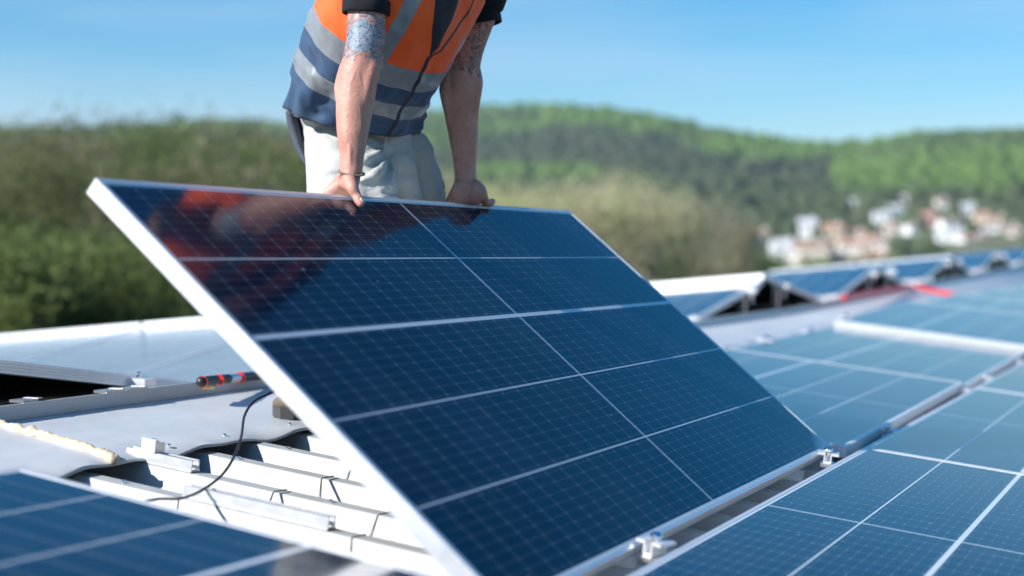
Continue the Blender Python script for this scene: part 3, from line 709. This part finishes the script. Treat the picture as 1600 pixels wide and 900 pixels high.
loft(bm, interp([(p, rgt*a, fh*.05) for p, a in zip(SP, (.018, .019, .016, .012, .004))], 5), 16); pobj('side_panel', bm, GREYC)
bm = bmesh.new(); SP = [cp(684, 268, 4.15), cp(687, 284, 4.15), cp(688, 297, 4.15), cp(687, 304, 4.15)]
loft(bm, interp([(p, rgt*a, fh*.035) for p, a in zip(SP, (.006, .012, .013, .006))], 4), 14); pobj('pocket_flap', bm, GREYC)

# ---- boots
for ft in (footR, footL):
    bm = bmesh.new(); F_ = Fd(-35 if ft is footR else 60); S_ = Z.cross(F_); g = Vector((ft.x, ft.y, S(0, -(ft.y-E0.y)/math.cos(SL), -.036).z if ft.y < 2.68 else -.42))
    loft(bm, interp([(g+F_*-.10+Z*.045, S_*.030, Z*.030), (g+F_*-.06+Z*.055, S_*.042, Z*.045), (g+F_*.03+Z*.055, S_*.045, Z*.045), (g+F_*.10+Z*.045, S_*.050, Z*.033), (g+F_*.165+Z*.038, S_*.040, Z*.022)], 4), 24)
    capsule(bm, [g+Z*.06+F_*-.045, g+Z*.12+F_*-.045], [.05, .048], 18)
    b_ = pobj('boot', bm, simple('tan_work_boot', (.13, .10, .07), .75, 0, .2, 25) if ft is footR else bpy.data.materials['tan_work_boot'])
    bm = bmesh.new()
    outline = [(-.118, .0), (-.11, .028), (-.07, .040), (0, .040), (.06, .048), (.12, .052), (.165, .040), (.188, .012), (.188, -.012), (.165, -.040), (.12, -.052), (.06, -.048), (0, -.040), (-.07, -.040), (-.11, -.028)]
    lo = [bm.verts.new(g+F_*a+S_*b+Z*.0) for a, b in outline]; hi = [bm.verts.new(g+F_*a+S_*b+Z*.032) for a, b in outline]
    n_ = len(lo)
    for i in range(n_): bm.faces.new((lo[i], lo[(i+1) % n_], hi[(i+1) % n_], hi[i]))
    bm.faces.new(lo[::-1]); bm.faces.new(hi)
    for a in (-.09, -.06, .04, .07, .10, .13): box(bm, a, a+.012, -.054, .054, -.0, .006, Matrix.Translation(g) @ Matrix(((F_.x, S_.x, 0, 0), (F_.y, S_.y, 0, 0), (0, 0, 1, .0), (0, 0, 0, 1))))
    pobj('sole', bm, simple('grey_sole', (.06, .06, .06), .8, 0, .2, 40) if ft is footR else bpy.data.materials['grey_sole'], False, b_)

# ---- black T-shirt: sleeves with turned cuffs
SHIRT = simple('black_cotton', (.012, .013, .017), .9, 0, .2, 30, .25, .5, .006, 26)
bm = bmesh.new()
loft(bm, interp([sec(575, 120, 3.90, .178, .150, 50, 36), sec(592, 70, 3.84, .183, .152, 50, 38), sec(640, -10, 3.76, .193, .145, 50, 43), sec(672, -72, 3.72, .170, .112, 50, 50), sec(693, -110, 3.68, .085, .075, 50, 52)], 5), 32)
def sleeve(a, wd):
    loft(bm, interp([(cp(px, py, d), rgt*r_, fh*r_*.95) for px, py, d, r_ in a], 5), 30)
    px, py, d, r_ = a[-1]
sleeve([(579, -112, 3.66, .078), (576, -65, 3.62, .073), (573, -25, 3.60, .064), (572, 4, 3.585, .0565)], 0)
sleeve([(780, -105, 3.86, .078), (772, -62, 3.89, .072), (762, -20, 3.93, .064), (752, 18, 3.95, .058)], 0)
sh = pobj('t_shirt', bm, SHIRT)
m_ = sh.modifiers.new('cloth', 'REMESH'); m_.mode = 'VOXEL'; m_.voxel_size = .006; m_.use_smooth_shade = True
m_ = sh.modifiers.new('smooth', 'SMOOTH'); m_.iterations = 4
for cx, cy, d, r_, tl_ in ((572, 12, 3.580, .0565, -.06), (748, 31, 3.955, .0590, .20)):
    bm = bmesh.new(); A_ = (rgt*math.cos(tl_) + Z*math.sin(tl_)).normalized(); c0_ = cp(cx, cy, d); dn_ = A_.cross(fh); dn_ = dn_ if dn_.z < 0 else -dn_
    rings = []
    for t_, rr in ((-.018, 0), (-.017, .0025), (.012, .0022), (.016, .0012), (.017, -.001), (.010, -.0035)):
        rings.append([bm.verts.new(c0_ + dn_*t_ + (A_*math.cos(q*2*math.pi/40) + fh*1.03*math.sin(q*2*math.pi/40))*(r_+rr + .0012*math.sin(q*2*math.pi/40*5))) for q in range(40)])
    for a, b in zip(rings, rings[1:]):
        for q in range(40): bm.faces.new((a[q], a[(q+1) % 40], b[(q+1) % 40], b[q]))
    pobj('sleeve_cuff', bm, SHIRT, True)

# ---- the vest
k = NM('orange_navy_vest_cloth'); uvn = k.n('ShaderNodeUVMap'); uvn.uv_map = 'UVMap'; U, V, _z = k.xyz(uvn.outputs[0]); co = k.coord()
I_ = k.M('MULTIPLY', V, 9.0)
wob = k.M('MULTIPLY', k.M('SUBTRACT', k.noise(co, 7, 2), .5), .10)
Iw = k.M('ADD', I_, wob)
def band(v, a, b): return k.M('MULTIPLY', k.M('GREATER_THAN', v, a), k.M('LESS_THAN', v, b))
fine = k.noise(co, 900, 1)
navy = k.mix(k.noise(co, 16, 4), (.014, .045, .105), (.022, .064, .14)); org_ = k.mix(k.noise(co, 9, 3), (1.0, .10, .008), (1.0, .13, .011))
col = k.mix(k.M('GREATER_THAN', Iw, 4.45), navy, org_)
tape = k.M('MAXIMUM', band(Iw, 1.65, 2.55), band(Iw, 3.45, 4.45))
tu = k.M('ADD', .352, k.M('MULTIPLY', k.M('SUBTRACT', I_, 4.4), -.004)); up4 = k.M('GREATER_THAN', I_, 4.4)
vt = k.M('MULTIPLY', k.M('LESS_THAN', k.M('ABSOLUTE', k.M('SUBTRACT', U, tu)), .0165), up4)
tu2 = k.M('SUBTRACT', .145, k.M('MULTIPLY', k.M('SUBTRACT', I_, 4), .024))
vt2 = k.M('MULTIPLY', k.M('LESS_THAN', k.M('ABSOLUTE', k.M('SUBTRACT', U, tu2)), .0235), up4)
tape = k.M('MAXIMUM', tape, k.M('MAXIMUM', vt, vt2))
tcol = k.mix(k.noise(co, 60, 3), (.25, .265, .285), (.32, .335, .355))
col = k.mix(tape, col, tcol)
zc = k.M('ADD', .2500, k.M('MULTIPLY', k.M('SUBTRACT', k.noise(co, 5, 2), .5), .03)); zu0 = k.M('SUBTRACT', U, zc)
zu = k.M('ADD', zu0, k.M('MULTIPLY', k.M('MAXIMUM', k.M('SUBTRACT', I_, 5.1), 0), .034))
zipm = k.M('LESS_THAN', k.M('ABSOLUTE', zu), .0042)
opn = k.M('MULTIPLY', k.M('GREATER_THAN', zu0, k.M('MULTIPLY', k.M('SUBTRACT', I_, 5.1), -.004)), k.M('LESS_THAN', zu0, k.M('MULTIPLY', k.M('SUBTRACT', I_, 5.1), .026)))
hem = k.M('LESS_THAN', I_, .10)
blk = k.M('MAXIMUM', zipm, k.M('MAXIMUM', opn, hem))
col = k.mix(blk, col, (.012, .012, .018))
k.set('Base Color', col).set('Roughness', k.M('SUBTRACT', .75, k.M('MULTIPLY', tape, .33))).set('Metallic', k.M('MULTIPLY', k.M('MULTIPLY', tape, k.M('SUBTRACT', 1, blk)), .35))
k.set('Sheen Weight', .15)
k.bump(k.M('ADD', k.M('MULTIPLY', k.noise(co, 6.5, 2, .5, (1.6, 1.6, .8)), 1.0), k.M('ADD', k.M('MULTIPLY', fine, .005), k.M('MULTIPLY', tape, .10))), .9, .034)
VEST = k.m
VS = [sec(553, 186, 4.00, .198, .160, 42, 20), sec(557, 152, 3.96, .198, .166, 46, 30), sec(566, 128, 3.92, .200, .170, 48, 34), sec(580, 99, 3.87, .202, .172, 50, 37), sec(592, 70, 3.83, .205, .172, 50, 38),
      sec(612, 35, 3.79, .212, .168, 50, 40), sec(636, -5, 3.76, .215, .162, 50, 42), sec(660, -50, 3.73, .21, .148, 50, 46), sec(680, -90, 3.70, .180, .12, 50, 52), sec(692, -112, 3.67, .10, .09, 50, 56)]
bm = bmesh.new(); uvl = bm.loops.layers.uv.new('UVMap')
rings = loft(bm, interp(VS, 9), 132, False, uvl)
nr = len(rings)
for i, ring in enumerate(rings):
    c0_ = sum((v.co for v in ring), Vector())/len(ring); t_ = i/(nr-1)*9
    for q, v in enumerate(ring):
        u_ = q/132; d_ = (v.co-c0_).normalized()
        a = noise.noise(Vector((math.cos(u_*6.283)*2.2, math.sin(u_*6.283)*2.2, t_*.55)))*.012
        a += noise.ridged_multi_fractal(Vector((math.cos(u_*6.283)*1.6 + t_*.35, math.sin(u_*6.283)*1.6, t_*.9)), .9, 2.1, 1.2, 1, 2)*.009 - .009
        if t_ < 3.2: a += (3.2-t_)/3.2*.007*math.sin(u_*6.283*9 + t_*1.1 + 1.5*math.sin(u_*12))
        a += .006*math.exp(-((u_-.25)/.012)**2)                # the zip placket stands a little proud
        v.co += d_*a
vest = pobj('vest', bm, VEST)
m_ = vest.modifiers.new('cloth', 'SOLIDIFY'); m_.thickness = .0025; m_.offset = -1

# ------------------------------------------------------------------ land, hills, wood, village
import numpy as np
def lerp_list(x, pts):
    if x <= pts[0][0]: return pts[0][1]
    for (a, ya), (b, yb) in zip(pts, pts[1:]):
        if x <= b:
            t = (x-a)/(b-a); t = t*t*(3-2*t); return ya + (yb-ya)*t
    return pts[-1][1]
SKY = [(-2500, 215), (-900, 205), (-300, 196), (0, 191), (110, 188), (200, 186), (270, 181), (330, 176), (400, 177), (450, 184), (560, 176), (690, 168), (770, 163), (850, 164), (930, 169), (1000, 178), (1060, 188), (1120, 200), (1180, 212), (1240, 222), (1300, 226), (1350, 222), (1400, 216), (1450, 209), (1510, 206), (1600, 205), (1900, 214), (2600, 235), (4000, 260)]
GZ = -7.2
def sky_y(px): return lerp_list(px, SKY)
def crest_d(px): return 1500 + 250*math.sin(px*.0021+1)
def terrain(px, d):
    """height of the land at image column px, distance d along the view"""
    D = crest_d(px); H = (401-sky_y(px)-9)/FPX*D
    if d <= 230: return GZ
    t = (d-230)/(D-230)
    if t <= 1: z = GZ + (H-GZ)*(t**1.55)
    else: z = H - (t-1)*H*1.3
    return max(z, GZ)
def TP(px, d, z=None):
    s = (px-800)/FPX*d
    p = fh*d + rgt*s; return Vector((p.x, p.y, terrain(px, d) if z is None else z))
bm = bmesh.new(); N_ = 220; cols = []
ds = [20, 60, 120, 180, 230] + [230+ (2300-230)*((i+1)/46)**1.25 for i in range(46)]
for a in range(N_+1):
    px = -2600 + 6600*a/N_
    cols.append([bm.verts.new(TP(px, d, terrain(px, d) + (0 if d < 260 else 2.2*noise.noise(TP(px, d, 0)*.012)))) for d in ds])
for a, b in zip(cols, cols[1:]):
    for j in range(len(ds)-1): bm.faces.new((a[j], b[j], b[j+1], a[j+1]))
k = NM('meadow_and_soil'); co = k.coord(); g1 = k.noise(co, .012, 5, .6); g2 = k.noise(co, .06, 4, .6)
k.set('Base Color', k.mix(k.ramp(g2, .4, .65), k.mix(k.ramp(g1, .4, .6), (.075, .135, .035), (.13, .15, .055)), (.15, .135, .085))).set('Roughness', .95); LAND = k.m
o = obj('hills', bm, LAND, None, True); o['kind'] = 'structure'
bm = bmesh.new(); vs = []
rr_ = [0, 30, 120, 400, 1500, 3900]; prev = None
for r_ in rr_:
    ring = [bm.verts.new((r_*math.cos(q*2*math.pi/48), r_*math.sin(q*2*math.pi/48), GZ-.06 - (0 if r_ < 400 else 1.5))) for q in range(48)] if r_ else [bm.verts.new((0, 0, GZ-.06))]
    if prev is not None:
        for q in range(48):
            if len(prev) == 1: bm.faces.new((prev[0], ring[q], ring[(q+1) % 48]))
            else: bm.faces.new((prev[q], ring[q], ring[(q+1) % 48], prev[(q+1) % 48]))
    prev = ring
o = obj('ground', bm, LAND, None, True); o['kind'] = 'structure'

# forest on the hills, one mass of several thousand crowns, coloured by kind of tree
HOUSES = [  # px, base y, width px, height px, wall colour, roof colour, label
 (1189, 381, 24, 20, 'cream', 'brown', 'small pale house standing alone at the left end of the hillside village'),
 (1262, 374, 26, 30, 'white', 'grey', 'tall bright white house above the long cream building'),
 (1228, 413, 36, 36, 'white', 'grey', 'white block forming the left half of the long building nearest the roof'),
 (1268, 415, 52, 36, 'pink', 'brown', 'pale pink long building just above the tilted panels'),
 (1304, 378, 28, 26, 'ochre', 'red', 'ochre walled house with a red roof right of the tall bright white house'),
 (1336, 402, 48, 26, 'cream', 'red', 'wide cream house with a low roof right of the long pink building'),
 (1308, 414, 26, 16, 'pink', 'red', 'small pink house in front of the gap between the two wide buildings'),
 (1335, 376, 40, 14, 'pink', 'red', 'low red roofed house behind the wide cream house'),
 (1337, 327, 24, 14, 'green', 'grey', 'pale greenish house highest on the wooded slope, at its left'),
 (1372, 414, 44, 18, 'pink', 'red', 'long terracotta roofed house at the lower edge of the village'),
 (1378, 392, 22, 18, 'pink', 'brown', 'pinkish house in the lower middle of the village'),
 (1365, 384, 18, 14, 'cream', 'red', 'small cream house left of the middle of the village'),
 (1379, 351, 24, 18, 'white', 'grey', 'white house on the slope above the middle of the village'),
 (1402, 343, 20, 20, 'green', 'grey', 'pale green tinted house high in the middle of the village'),
 (1416, 325, 20, 18, 'green', 'grey', 'small pale house highest in the middle of the village'),
 (1394, 366, 20, 14, 'pink', 'red', 'small pink walled house beneath the white one on the slope'),
 (1454, 354, 22, 20, 'salmon', 'red', 'salmon pink house standing alone among green trees'),
 (1429, 368, 16, 16, 'white', 'brown', 'little white house left of the salmon pink one'),
 (1473, 333, 15, 22, 'cream', 'brown', 'narrow cream house high above the salmon pink one'),
 (1514, 338, 18, 18, 'white', 'grey', 'small white house high on the right of the village'),
 (1490, 362, 32, 18, 'white', 'brown', 'white house with a brown roof in the right part of the village'),
 (1484, 382, 40, 20, 'white', 'grey', 'broad white house in the lower right of the village'),
 (1524, 384, 40, 14, 'white', 'red', 'low white house right of the broad white one'),
 (1536, 352, 20, 18, 'ochre', 'red', 'ochre house with a red roof on the right slope'),
 (1552, 368, 44, 16, 'white', 'brown', 'long white row house on the right slope'),
 (1579, 368, 24, 16, 'pink', 'brown', 'pinkish house at the right end of the village'),
 (1560, 352, 22, 12, 'cream', 'red', 'small red roofed house above the long white row house'),
 (1595, 376, 18, 12, 'cream', 'brown', 'small cream house at the right border of the picture'),
]
def solve_d(px, y):
    a, b = 235., 1400.
    for _ in range(50):
        m = (a+b)/2
        if 401 - FPX*terrain(px, m)/m > y: a = m
        else: b = m
    return a
hs = [(h, solve_d(h[0], h[1])) for h in HOUSES]
rng = np.random.default_rng(5)
ico = bmesh.new(); bmesh.ops.create_icosphere(ico, subdivisions=2, radius=1)
iv = np.array([v.co[:] for v in ico.verts]); ifc = np.array([[v.index for v in f.verts] for f in ico.faces]); ico.free()
VV, FF, CC, off = [], [], [], 0
def sm(a, b, x): t = min(max((x-a)/(b-a), 0), 1); return t*t*(3-2*t)
count = 0
while count < 17000:
    d = 300 + 1330*rng.random()**.75; px = rng.uniform(-500, 2050)
    y = 401 - FPX*terrain(px, d)/d
    if d > crest_d(px)+60: continue
    skip = False
    for (hx, hy, hw, hh, *_), hd in hs:
        if d < hd+14 and d > hd-120 and abs(px-hx) < hw*.5*hd/d+5 and y > hy-hh: skip = True; break
    if skip: continue
    P = TP(px, d); nz = noise.noise(P*.006); n2_ = noise.noise(P*.018+Vector((9, 0, 0)))
    # fraction of the slope from foot (0) to skyline (1)
    fr = (401-y)/(401-sky_y(px))
    if rng.random() < sm(.15, .5, noise.noise(P*.009+Vector((0, 40, 0))))*.8*(1 if px < 1300 else .5): continue     # clearings
    green = np.array((.095, .160, .036)); dark = np.array((.034, .056, .030)); grey = np.array((.085, .090, .060)); olive = np.array((.10, .125, .052))
    wgreen = sm(.78, .93, fr + .12*n2_)*(1 if px < 1250 else .55) + .8*sm(.05, .35, nz)*sm(.35, .5, fr)
    if px > 1300: wgreen = max(wgreen, sm(.45, .6, fr+.15*n2_)*sm(.95, .75, fr)*.9)
    wdark = sm(.45, .62, fr+.1*n2_)*(1-sm(.80, .9, fr))*.9
    c = dark*.5 + olive*.3 + grey*.2
    c = c*(1-wdark) + (dark*.55+grey*.45)*wdark
    wgreen = min(max(wgreen, 0), 1); c = c*(1-wgreen) + green*wgreen
    c = c*rng.uniform(.8, 1.2)
    r_ = rng.uniform(3.0, 5.6)*(.6 if d < 700 else 1)
    v = iv*np.array((r_, r_, r_*rng.uniform(.8, 1.15)))*(1 + .30*rng.standard_normal((len(iv), 1))*.7)
    v = v + np.array((P.x, P.y, P.z + r_*.55))
    VV.append(v); FF.append(ifc+off); off += len(iv); CC.append(np.repeat(c[None], len(ifc), 0)); count += 1
VV = np.concatenate(VV); FF = np.concatenate(FF); CC = np.concatenate(CC)
me = bpy.data.meshes.new('hill_forest'); me.vertices.add(len(VV)); me.vertices.foreach_set('co', VV.ravel().astype('f'))
me.loops.add(FF.size); me.loops.foreach_set('vertex_index', FF.ravel().astype('i')); me.polygons.add(len(FF)); me.polygons.foreach_set('loop_start', np.arange(0, FF.size, 3).astype('i'))
me.update(calc_edges=True)
at = me.attributes.new('kind_colour', 'FLOAT_COLOR', 'FACE'); at.data.foreach_set('color', np.concatenate([CC*rng.uniform(.7, 1.3, (len(CC), 1)), np.ones((len(CC), 1))], 1).ravel().astype('f'))
k = NM('forest_leaves'); a_ = k.n('ShaderNodeAttribute'); a_.attribute_name = 'kind_colour'; k.L(a_.outputs['Color'], k.b.inputs['Base Color']); k.set('Roughness', .9).set('Specular IOR Level', .2)
me.materials.append(k.m); o = bpy.data.objects.new('hill_forest', me); link(o)
tag(o, 'woodland of green and dull brown crowns covering the far hills', 'forest', None, 'stuff')

# houses, each with walls, roof and windows
WALL = {'cream': (.80, .76, .68), 'white': (.82, .83, .85), 'pink': (.80, .69, .64), 'ochre': (.74, .60, .45), 'salmon': (.72, .42, .34), 'green': (.50, .60, .52)}
ROOF = {'brown': (.32, .22, .17), 'grey': (.55, .55, .57), 'red': (.50, .27, .19)}
WM_ = {n: simple('render_'+n, c, .9, 0, .08, .4) for n, c in WALL.items()}; RM_ = {n: simple('tiles_'+n, c, .85, 0, .2, .8) for n, c in ROOF.items()}
PANE = simple('window_pane', (.03, .035, .045), .12, 0, .2, 2)
for (hx, hy, hw, hh, wc, rc_, lab), d in hs:
    w = hw/FPX*d; hgt = hh/FPX*d; wallh = hgt*.74; dep = max(6, w*.6); P = TP(hx, d); rot = YAW - math.pi/2 + random.uniform(-.25, .25)
    M = Matrix.Translation(P - Vector((0, 0, .4))) @ Matrix.Rotation(rot, 4, 'Z')
    t = thing('village_house', lab, 'house', M, 'houses of the hillside village')
    bm = bmesh.new(); box(bm, -w/2, w/2, 0, dep, 0, wallh+.4)
    ga = [bm.verts.new(p) for p in ((-w/2, 0, wallh+.401), (-w/2, dep, wallh+.401), (-w/2, dep/2, hgt+.1))]; bm.faces.new(ga)
    ga = [bm.verts.new(p) for p in ((w/2, 0, wallh+.401), (w/2, dep, wallh+.401), (w/2, dep/2, hgt+.1))]; bm.faces.new(ga)
    obj('wall', bm, WM_[wc], t)
    bm = bmesh.new(); e = .5
    for s_ in (0, 1):
        y0 = -e if s_ == 0 else dep+e; z0 = wallh+.41 - e*(hgt-wallh)/(dep/2)
        a = [(-w/2-e, y0, z0), (w/2+e, y0, z0), (w/2+e, dep/2, hgt+.42), (-w/2-e, dep/2, hgt+.42)]
        lo = [bm.verts.new(p) for p in a]; hi = [bm.verts.new((p[0], p[1], p[2]+.22)) for p in a]
        bm.faces.new(lo); bm.faces.new(hi)
        for i in range(4): bm.faces.new((lo[i], lo[(i+1) % 4], hi[(i+1) % 4], hi[i]))
    rf = obj('roof', bm, RM_[rc_], t)
    bm = bmesh.new(); box(bm, w*.2, w*.2+.8, dep*.3, dep*.3+.8, wallh, hgt+1.2); obj('chimney', bm, WM_['white'], rf)
    nw = max(2, int(w/3.6)); nf = 2 if wallh > 4.6 else 1
    for f_ in range(nf):
        for j in range(nw):
            xx = -w/2 + w*(j+.5)/nw; zz = wallh/nf*(f_+.5)+.3
            bm = bmesh.new(); box(bm, xx-.55, xx+.55, -.06, -.005, zz-.7, zz+.7); wo = obj('window', bm, WM_['white'], t)
            bm = bmesh.new(); box(bm, xx-.45, xx+.45, -.08, -.065, zz-.6, zz+.6); obj('pane', bm, PANE, wo)

# nearer wood: individual spring trees, thin twigs and small leaves
BARK = simple('grey_brown_bark', (.27, .24, .18), .9, 0, .25, 3)
k = NM('young_leaves'); oi = k.n('ShaderNodeObjectInfo'); co = k.coord(); ln = k.noise(co, .9, 3)
ml_ = k.n('ShaderNodeMix', data_type='RGBA', blend_type='MULTIPLY'); ml_.inputs[0].default_value = 1; k.L(oi.outputs['Color'], ml_.inputs[6]); k.L(k.mix(ln, (.55, .55, .55), (1.4, 1.4, 1.3)), ml_.inputs[7])
k.L(ml_.outputs[2], k.b.inputs['Base Color']); k.set('Roughness', .8).set('Specular IOR Level', .25)
tl_n = k.n('ShaderNodeBsdfTranslucent'); k.L(ml_.outputs[2], tl_n.inputs['Color']); ms_ = k.n('ShaderNodeMixShader'); ms_.inputs[0].default_value = .5
k.L(k.b.outputs[0], ms_.inputs[1]); k.L(tl_n.outputs[0], ms_.inputs[2]); k.L(ms_.outputs[0], k.t.nodes['Material Output'].inputs['Surface']); LEAF = k.m
def tree_meshes(seed, h, spread, nleaf, leaf, twiggy):
    rnd = random.Random(seed); bm = bmesh.new(); tips = []
    def grow(p, d, L, r_, lev):
        pts = [p]; q = p.copy(); dd = d.copy(); n = 4
        for i in range(n):
            dd = (dd + Vector((rnd.uniform(-1, 1), rnd.uniform(-1, 1), rnd.uniform(-.1, .5)))*.16).normalized(); q = q + dd*(L/n); pts.append(q.copy())
        tube(bm, pts, [r_*(1-.7*i/n) for i in range(n+1)], 5 if lev > 1 else 7, False)
        if lev >= 3: tips.append((pts[-1], pts[2])); return
        if lev >= 2: tips.append((pts[-1], pts[2]))
        for _ in range({0: 9, 1: 6, 2: twiggy}[lev]):
            k_ = rnd.randint(1 if lev else 1, n); a = rnd.uniform(0, 6.283); up = rnd.uniform(.25, 1.0)
            nd = (Vector((math.cos(a), math.sin(a), up))*spread + dd*.6).normalized()
            grow(pts[k_], nd, L*rnd.uniform(.42, .66)*(1.0 if lev else .75), r_*.42*(1-.12*k_), lev+1)
    grow(Vector((0, 0, 0)), Vector((0, 0, 1)), h*.62, h*.017, 0)
    zmax = max(v.co.z for v in bm.verts); s_ = h/zmax
    for v in bm.verts: v.co *= s_
    tm = bpy.data.meshes.new('trunk'); bm.to_mesh(tm); bm.free(); tm.materials.append(BARK)
    V, F = [], []
    for i in range(nleaf):
        a, b = rnd.choice(tips); p = a.lerp(b, rnd.random()**1.5)*s_ + Vector((rnd.gauss(0, 1), rnd.gauss(0, 1), rnd.gauss(0, 1)))*h*.028
        u1 = Vector((rnd.gauss(0, 1), rnd.gauss(0, 1), rnd.gauss(0, 1))).normalized(); u2 = u1.orthogonal().normalized(); sz = leaf*rnd.uniform(.6, 1.4)
        i0 = len(V); V += [p-u1*sz, p+u2*sz*.6, p+u1*sz, p-u2*sz*.6]; F.append((i0, i0+1, i0+2, i0+3))
    cm = bpy.data.meshes.new('crown'); cm.from_pydata([tuple(v) for v in V], [], F); cm.update(); cm.materials.append(LEAF)
    return tm, cm
kinds = [tree_meshes(1, 9, .85, 17000, .05, 5), tree_meshes(2, 9, 1.0, 22000, .05, 5), tree_meshes(3, 9, .7, 7000, .045, 6), tree_meshes(4, 7, 1.1, 20000, .05, 4), tree_meshes(5, 9, .75, 700, .03, 7)]
def tree(kind, px, d, h, col, lab, group, z=None):
    t = thing('tree', lab, 'tree', Matrix.Translation(TP(px, d, GZ if z is None else z)) @ Matrix.Rotation(random.uniform(0, 6.28), 4, 'Z') @ Matrix.Scale(h/(7 if kind == 3 else 9), 4), group)
    for nm, me_ in zip(('trunk', 'crown'), kinds[kind]):
        o = bpy.data.objects.new(nm, me_); link(o, t); o.color = (*col, 1)
    return t
OL = (.20, .205, .10); GN = (.16, .235, .07); BR = (.38, .34, .235); DK = (.13, .15, .09); YG = (.42, .43, .22)
rt = random.Random(11)
for i in range(58):                                      # wood at the left, tops a little above the hill
    d = rt.uniform(26, 80); px = rt.uniform(-160, 560); top = rt.uniform(197, 225)
    if d < 40: top += rt.uniform(0, 45)
    h = (401-top)/FPX*d - GZ
    c_ = rt.choice([OL, OL, BR, GN, DK, OL]); f_ = rt.uniform(.8, 1.15); c_ = tuple(v*f_ for v in c_)
    tree(rt.choice([0, 1, 0, 1, 2]), px, d, h, c_, 'olive and brown spring tree in the thick wood left of the worker', 'trees of the wood at the left')
for i, px in enumerate((18, 66, 112, 150, 205, 262)):    # thin bare tops against the sky
    d = 26 + 3*i; tree(4, px, d, (401-rt.uniform(120, 172))/FPX*d - GZ, BR, 'thin bare tree whose twigs rise above the wood into the sky', 'bare tree tops at the left')
for i in range(22):                                      # fresh green undergrowth low in the wood
    d = rt.uniform(20, 32); px = rt.uniform(-80, 430); tree(3, px, d, (401-rt.uniform(330, 420))/FPX*d - GZ, (.11, .16, .05) if i % 3 else (.16, .20, .07), 'fresh green bush low in the wood at the left, above the pale tilted panels', 'green bushes low in the wood')
for i in range(40):                                      # brownish thicket in the middle
    px = rt.uniform(560, 1090); d = rt.uniform(38, 80)
    top = lerp_list(px, [(560, 262), (720, 285), (840, 300), (930, 280), (1010, 268), (1090, 300), (1120, 345), (1150, 390), (1230, 425)]) + rt.uniform(0, 40)
    h = (401-top)/FPX*d - GZ; f_ = rt.uniform(1.1, 1.5)
    c_ = YG if px < 900 and rt.random() < .6 else rt.choice([BR, (.34, .34, .20), BR]); c_ = tuple(v*f_ for v in c_)
    tree(rt.choice([0, 1, 1]), px, d, h, c_, 'brownish budding tree in the soft thicket behind the lifted panel', 'trees of the thicket in the middle')
for i in range(12):
    px = 1180 + i*38; d = rt.uniform(70, 120); tree(1, px, d, (401-rt.uniform(404, 414))/FPX*d - GZ + .5, rt.choice([GN, OL]), 'low green tree just above the tilted panels, below the village', 'trees below the village')

# ------------------------------------------------------------------ the air
bm = bmesh.new(); box(bm, -4200, 4200, -4200, 4200, GZ-3.2, 330)
hz = bpy.data.materials.new('hazy_air'); hz.use_nodes = True; hz.node_tree.nodes.clear()
ho = hz.node_tree.nodes.new('ShaderNodeOutputMaterial'); pv = hz.node_tree.nodes.new('ShaderNodeVolumePrincipled')
pv.inputs['Color'].default_value = (.62, .82, 1, 1); pv.inputs['Density'].default_value = .00012; pv.inputs['Anisotropy'].default_value = .2
hz.node_tree.links.new(pv.outputs[0], ho.inputs['Volume'])
o = obj('haze', bm, hz); o['kind'] = 'stuff'; o['label'] = 'thin bluish haze in the air toward the far hills'
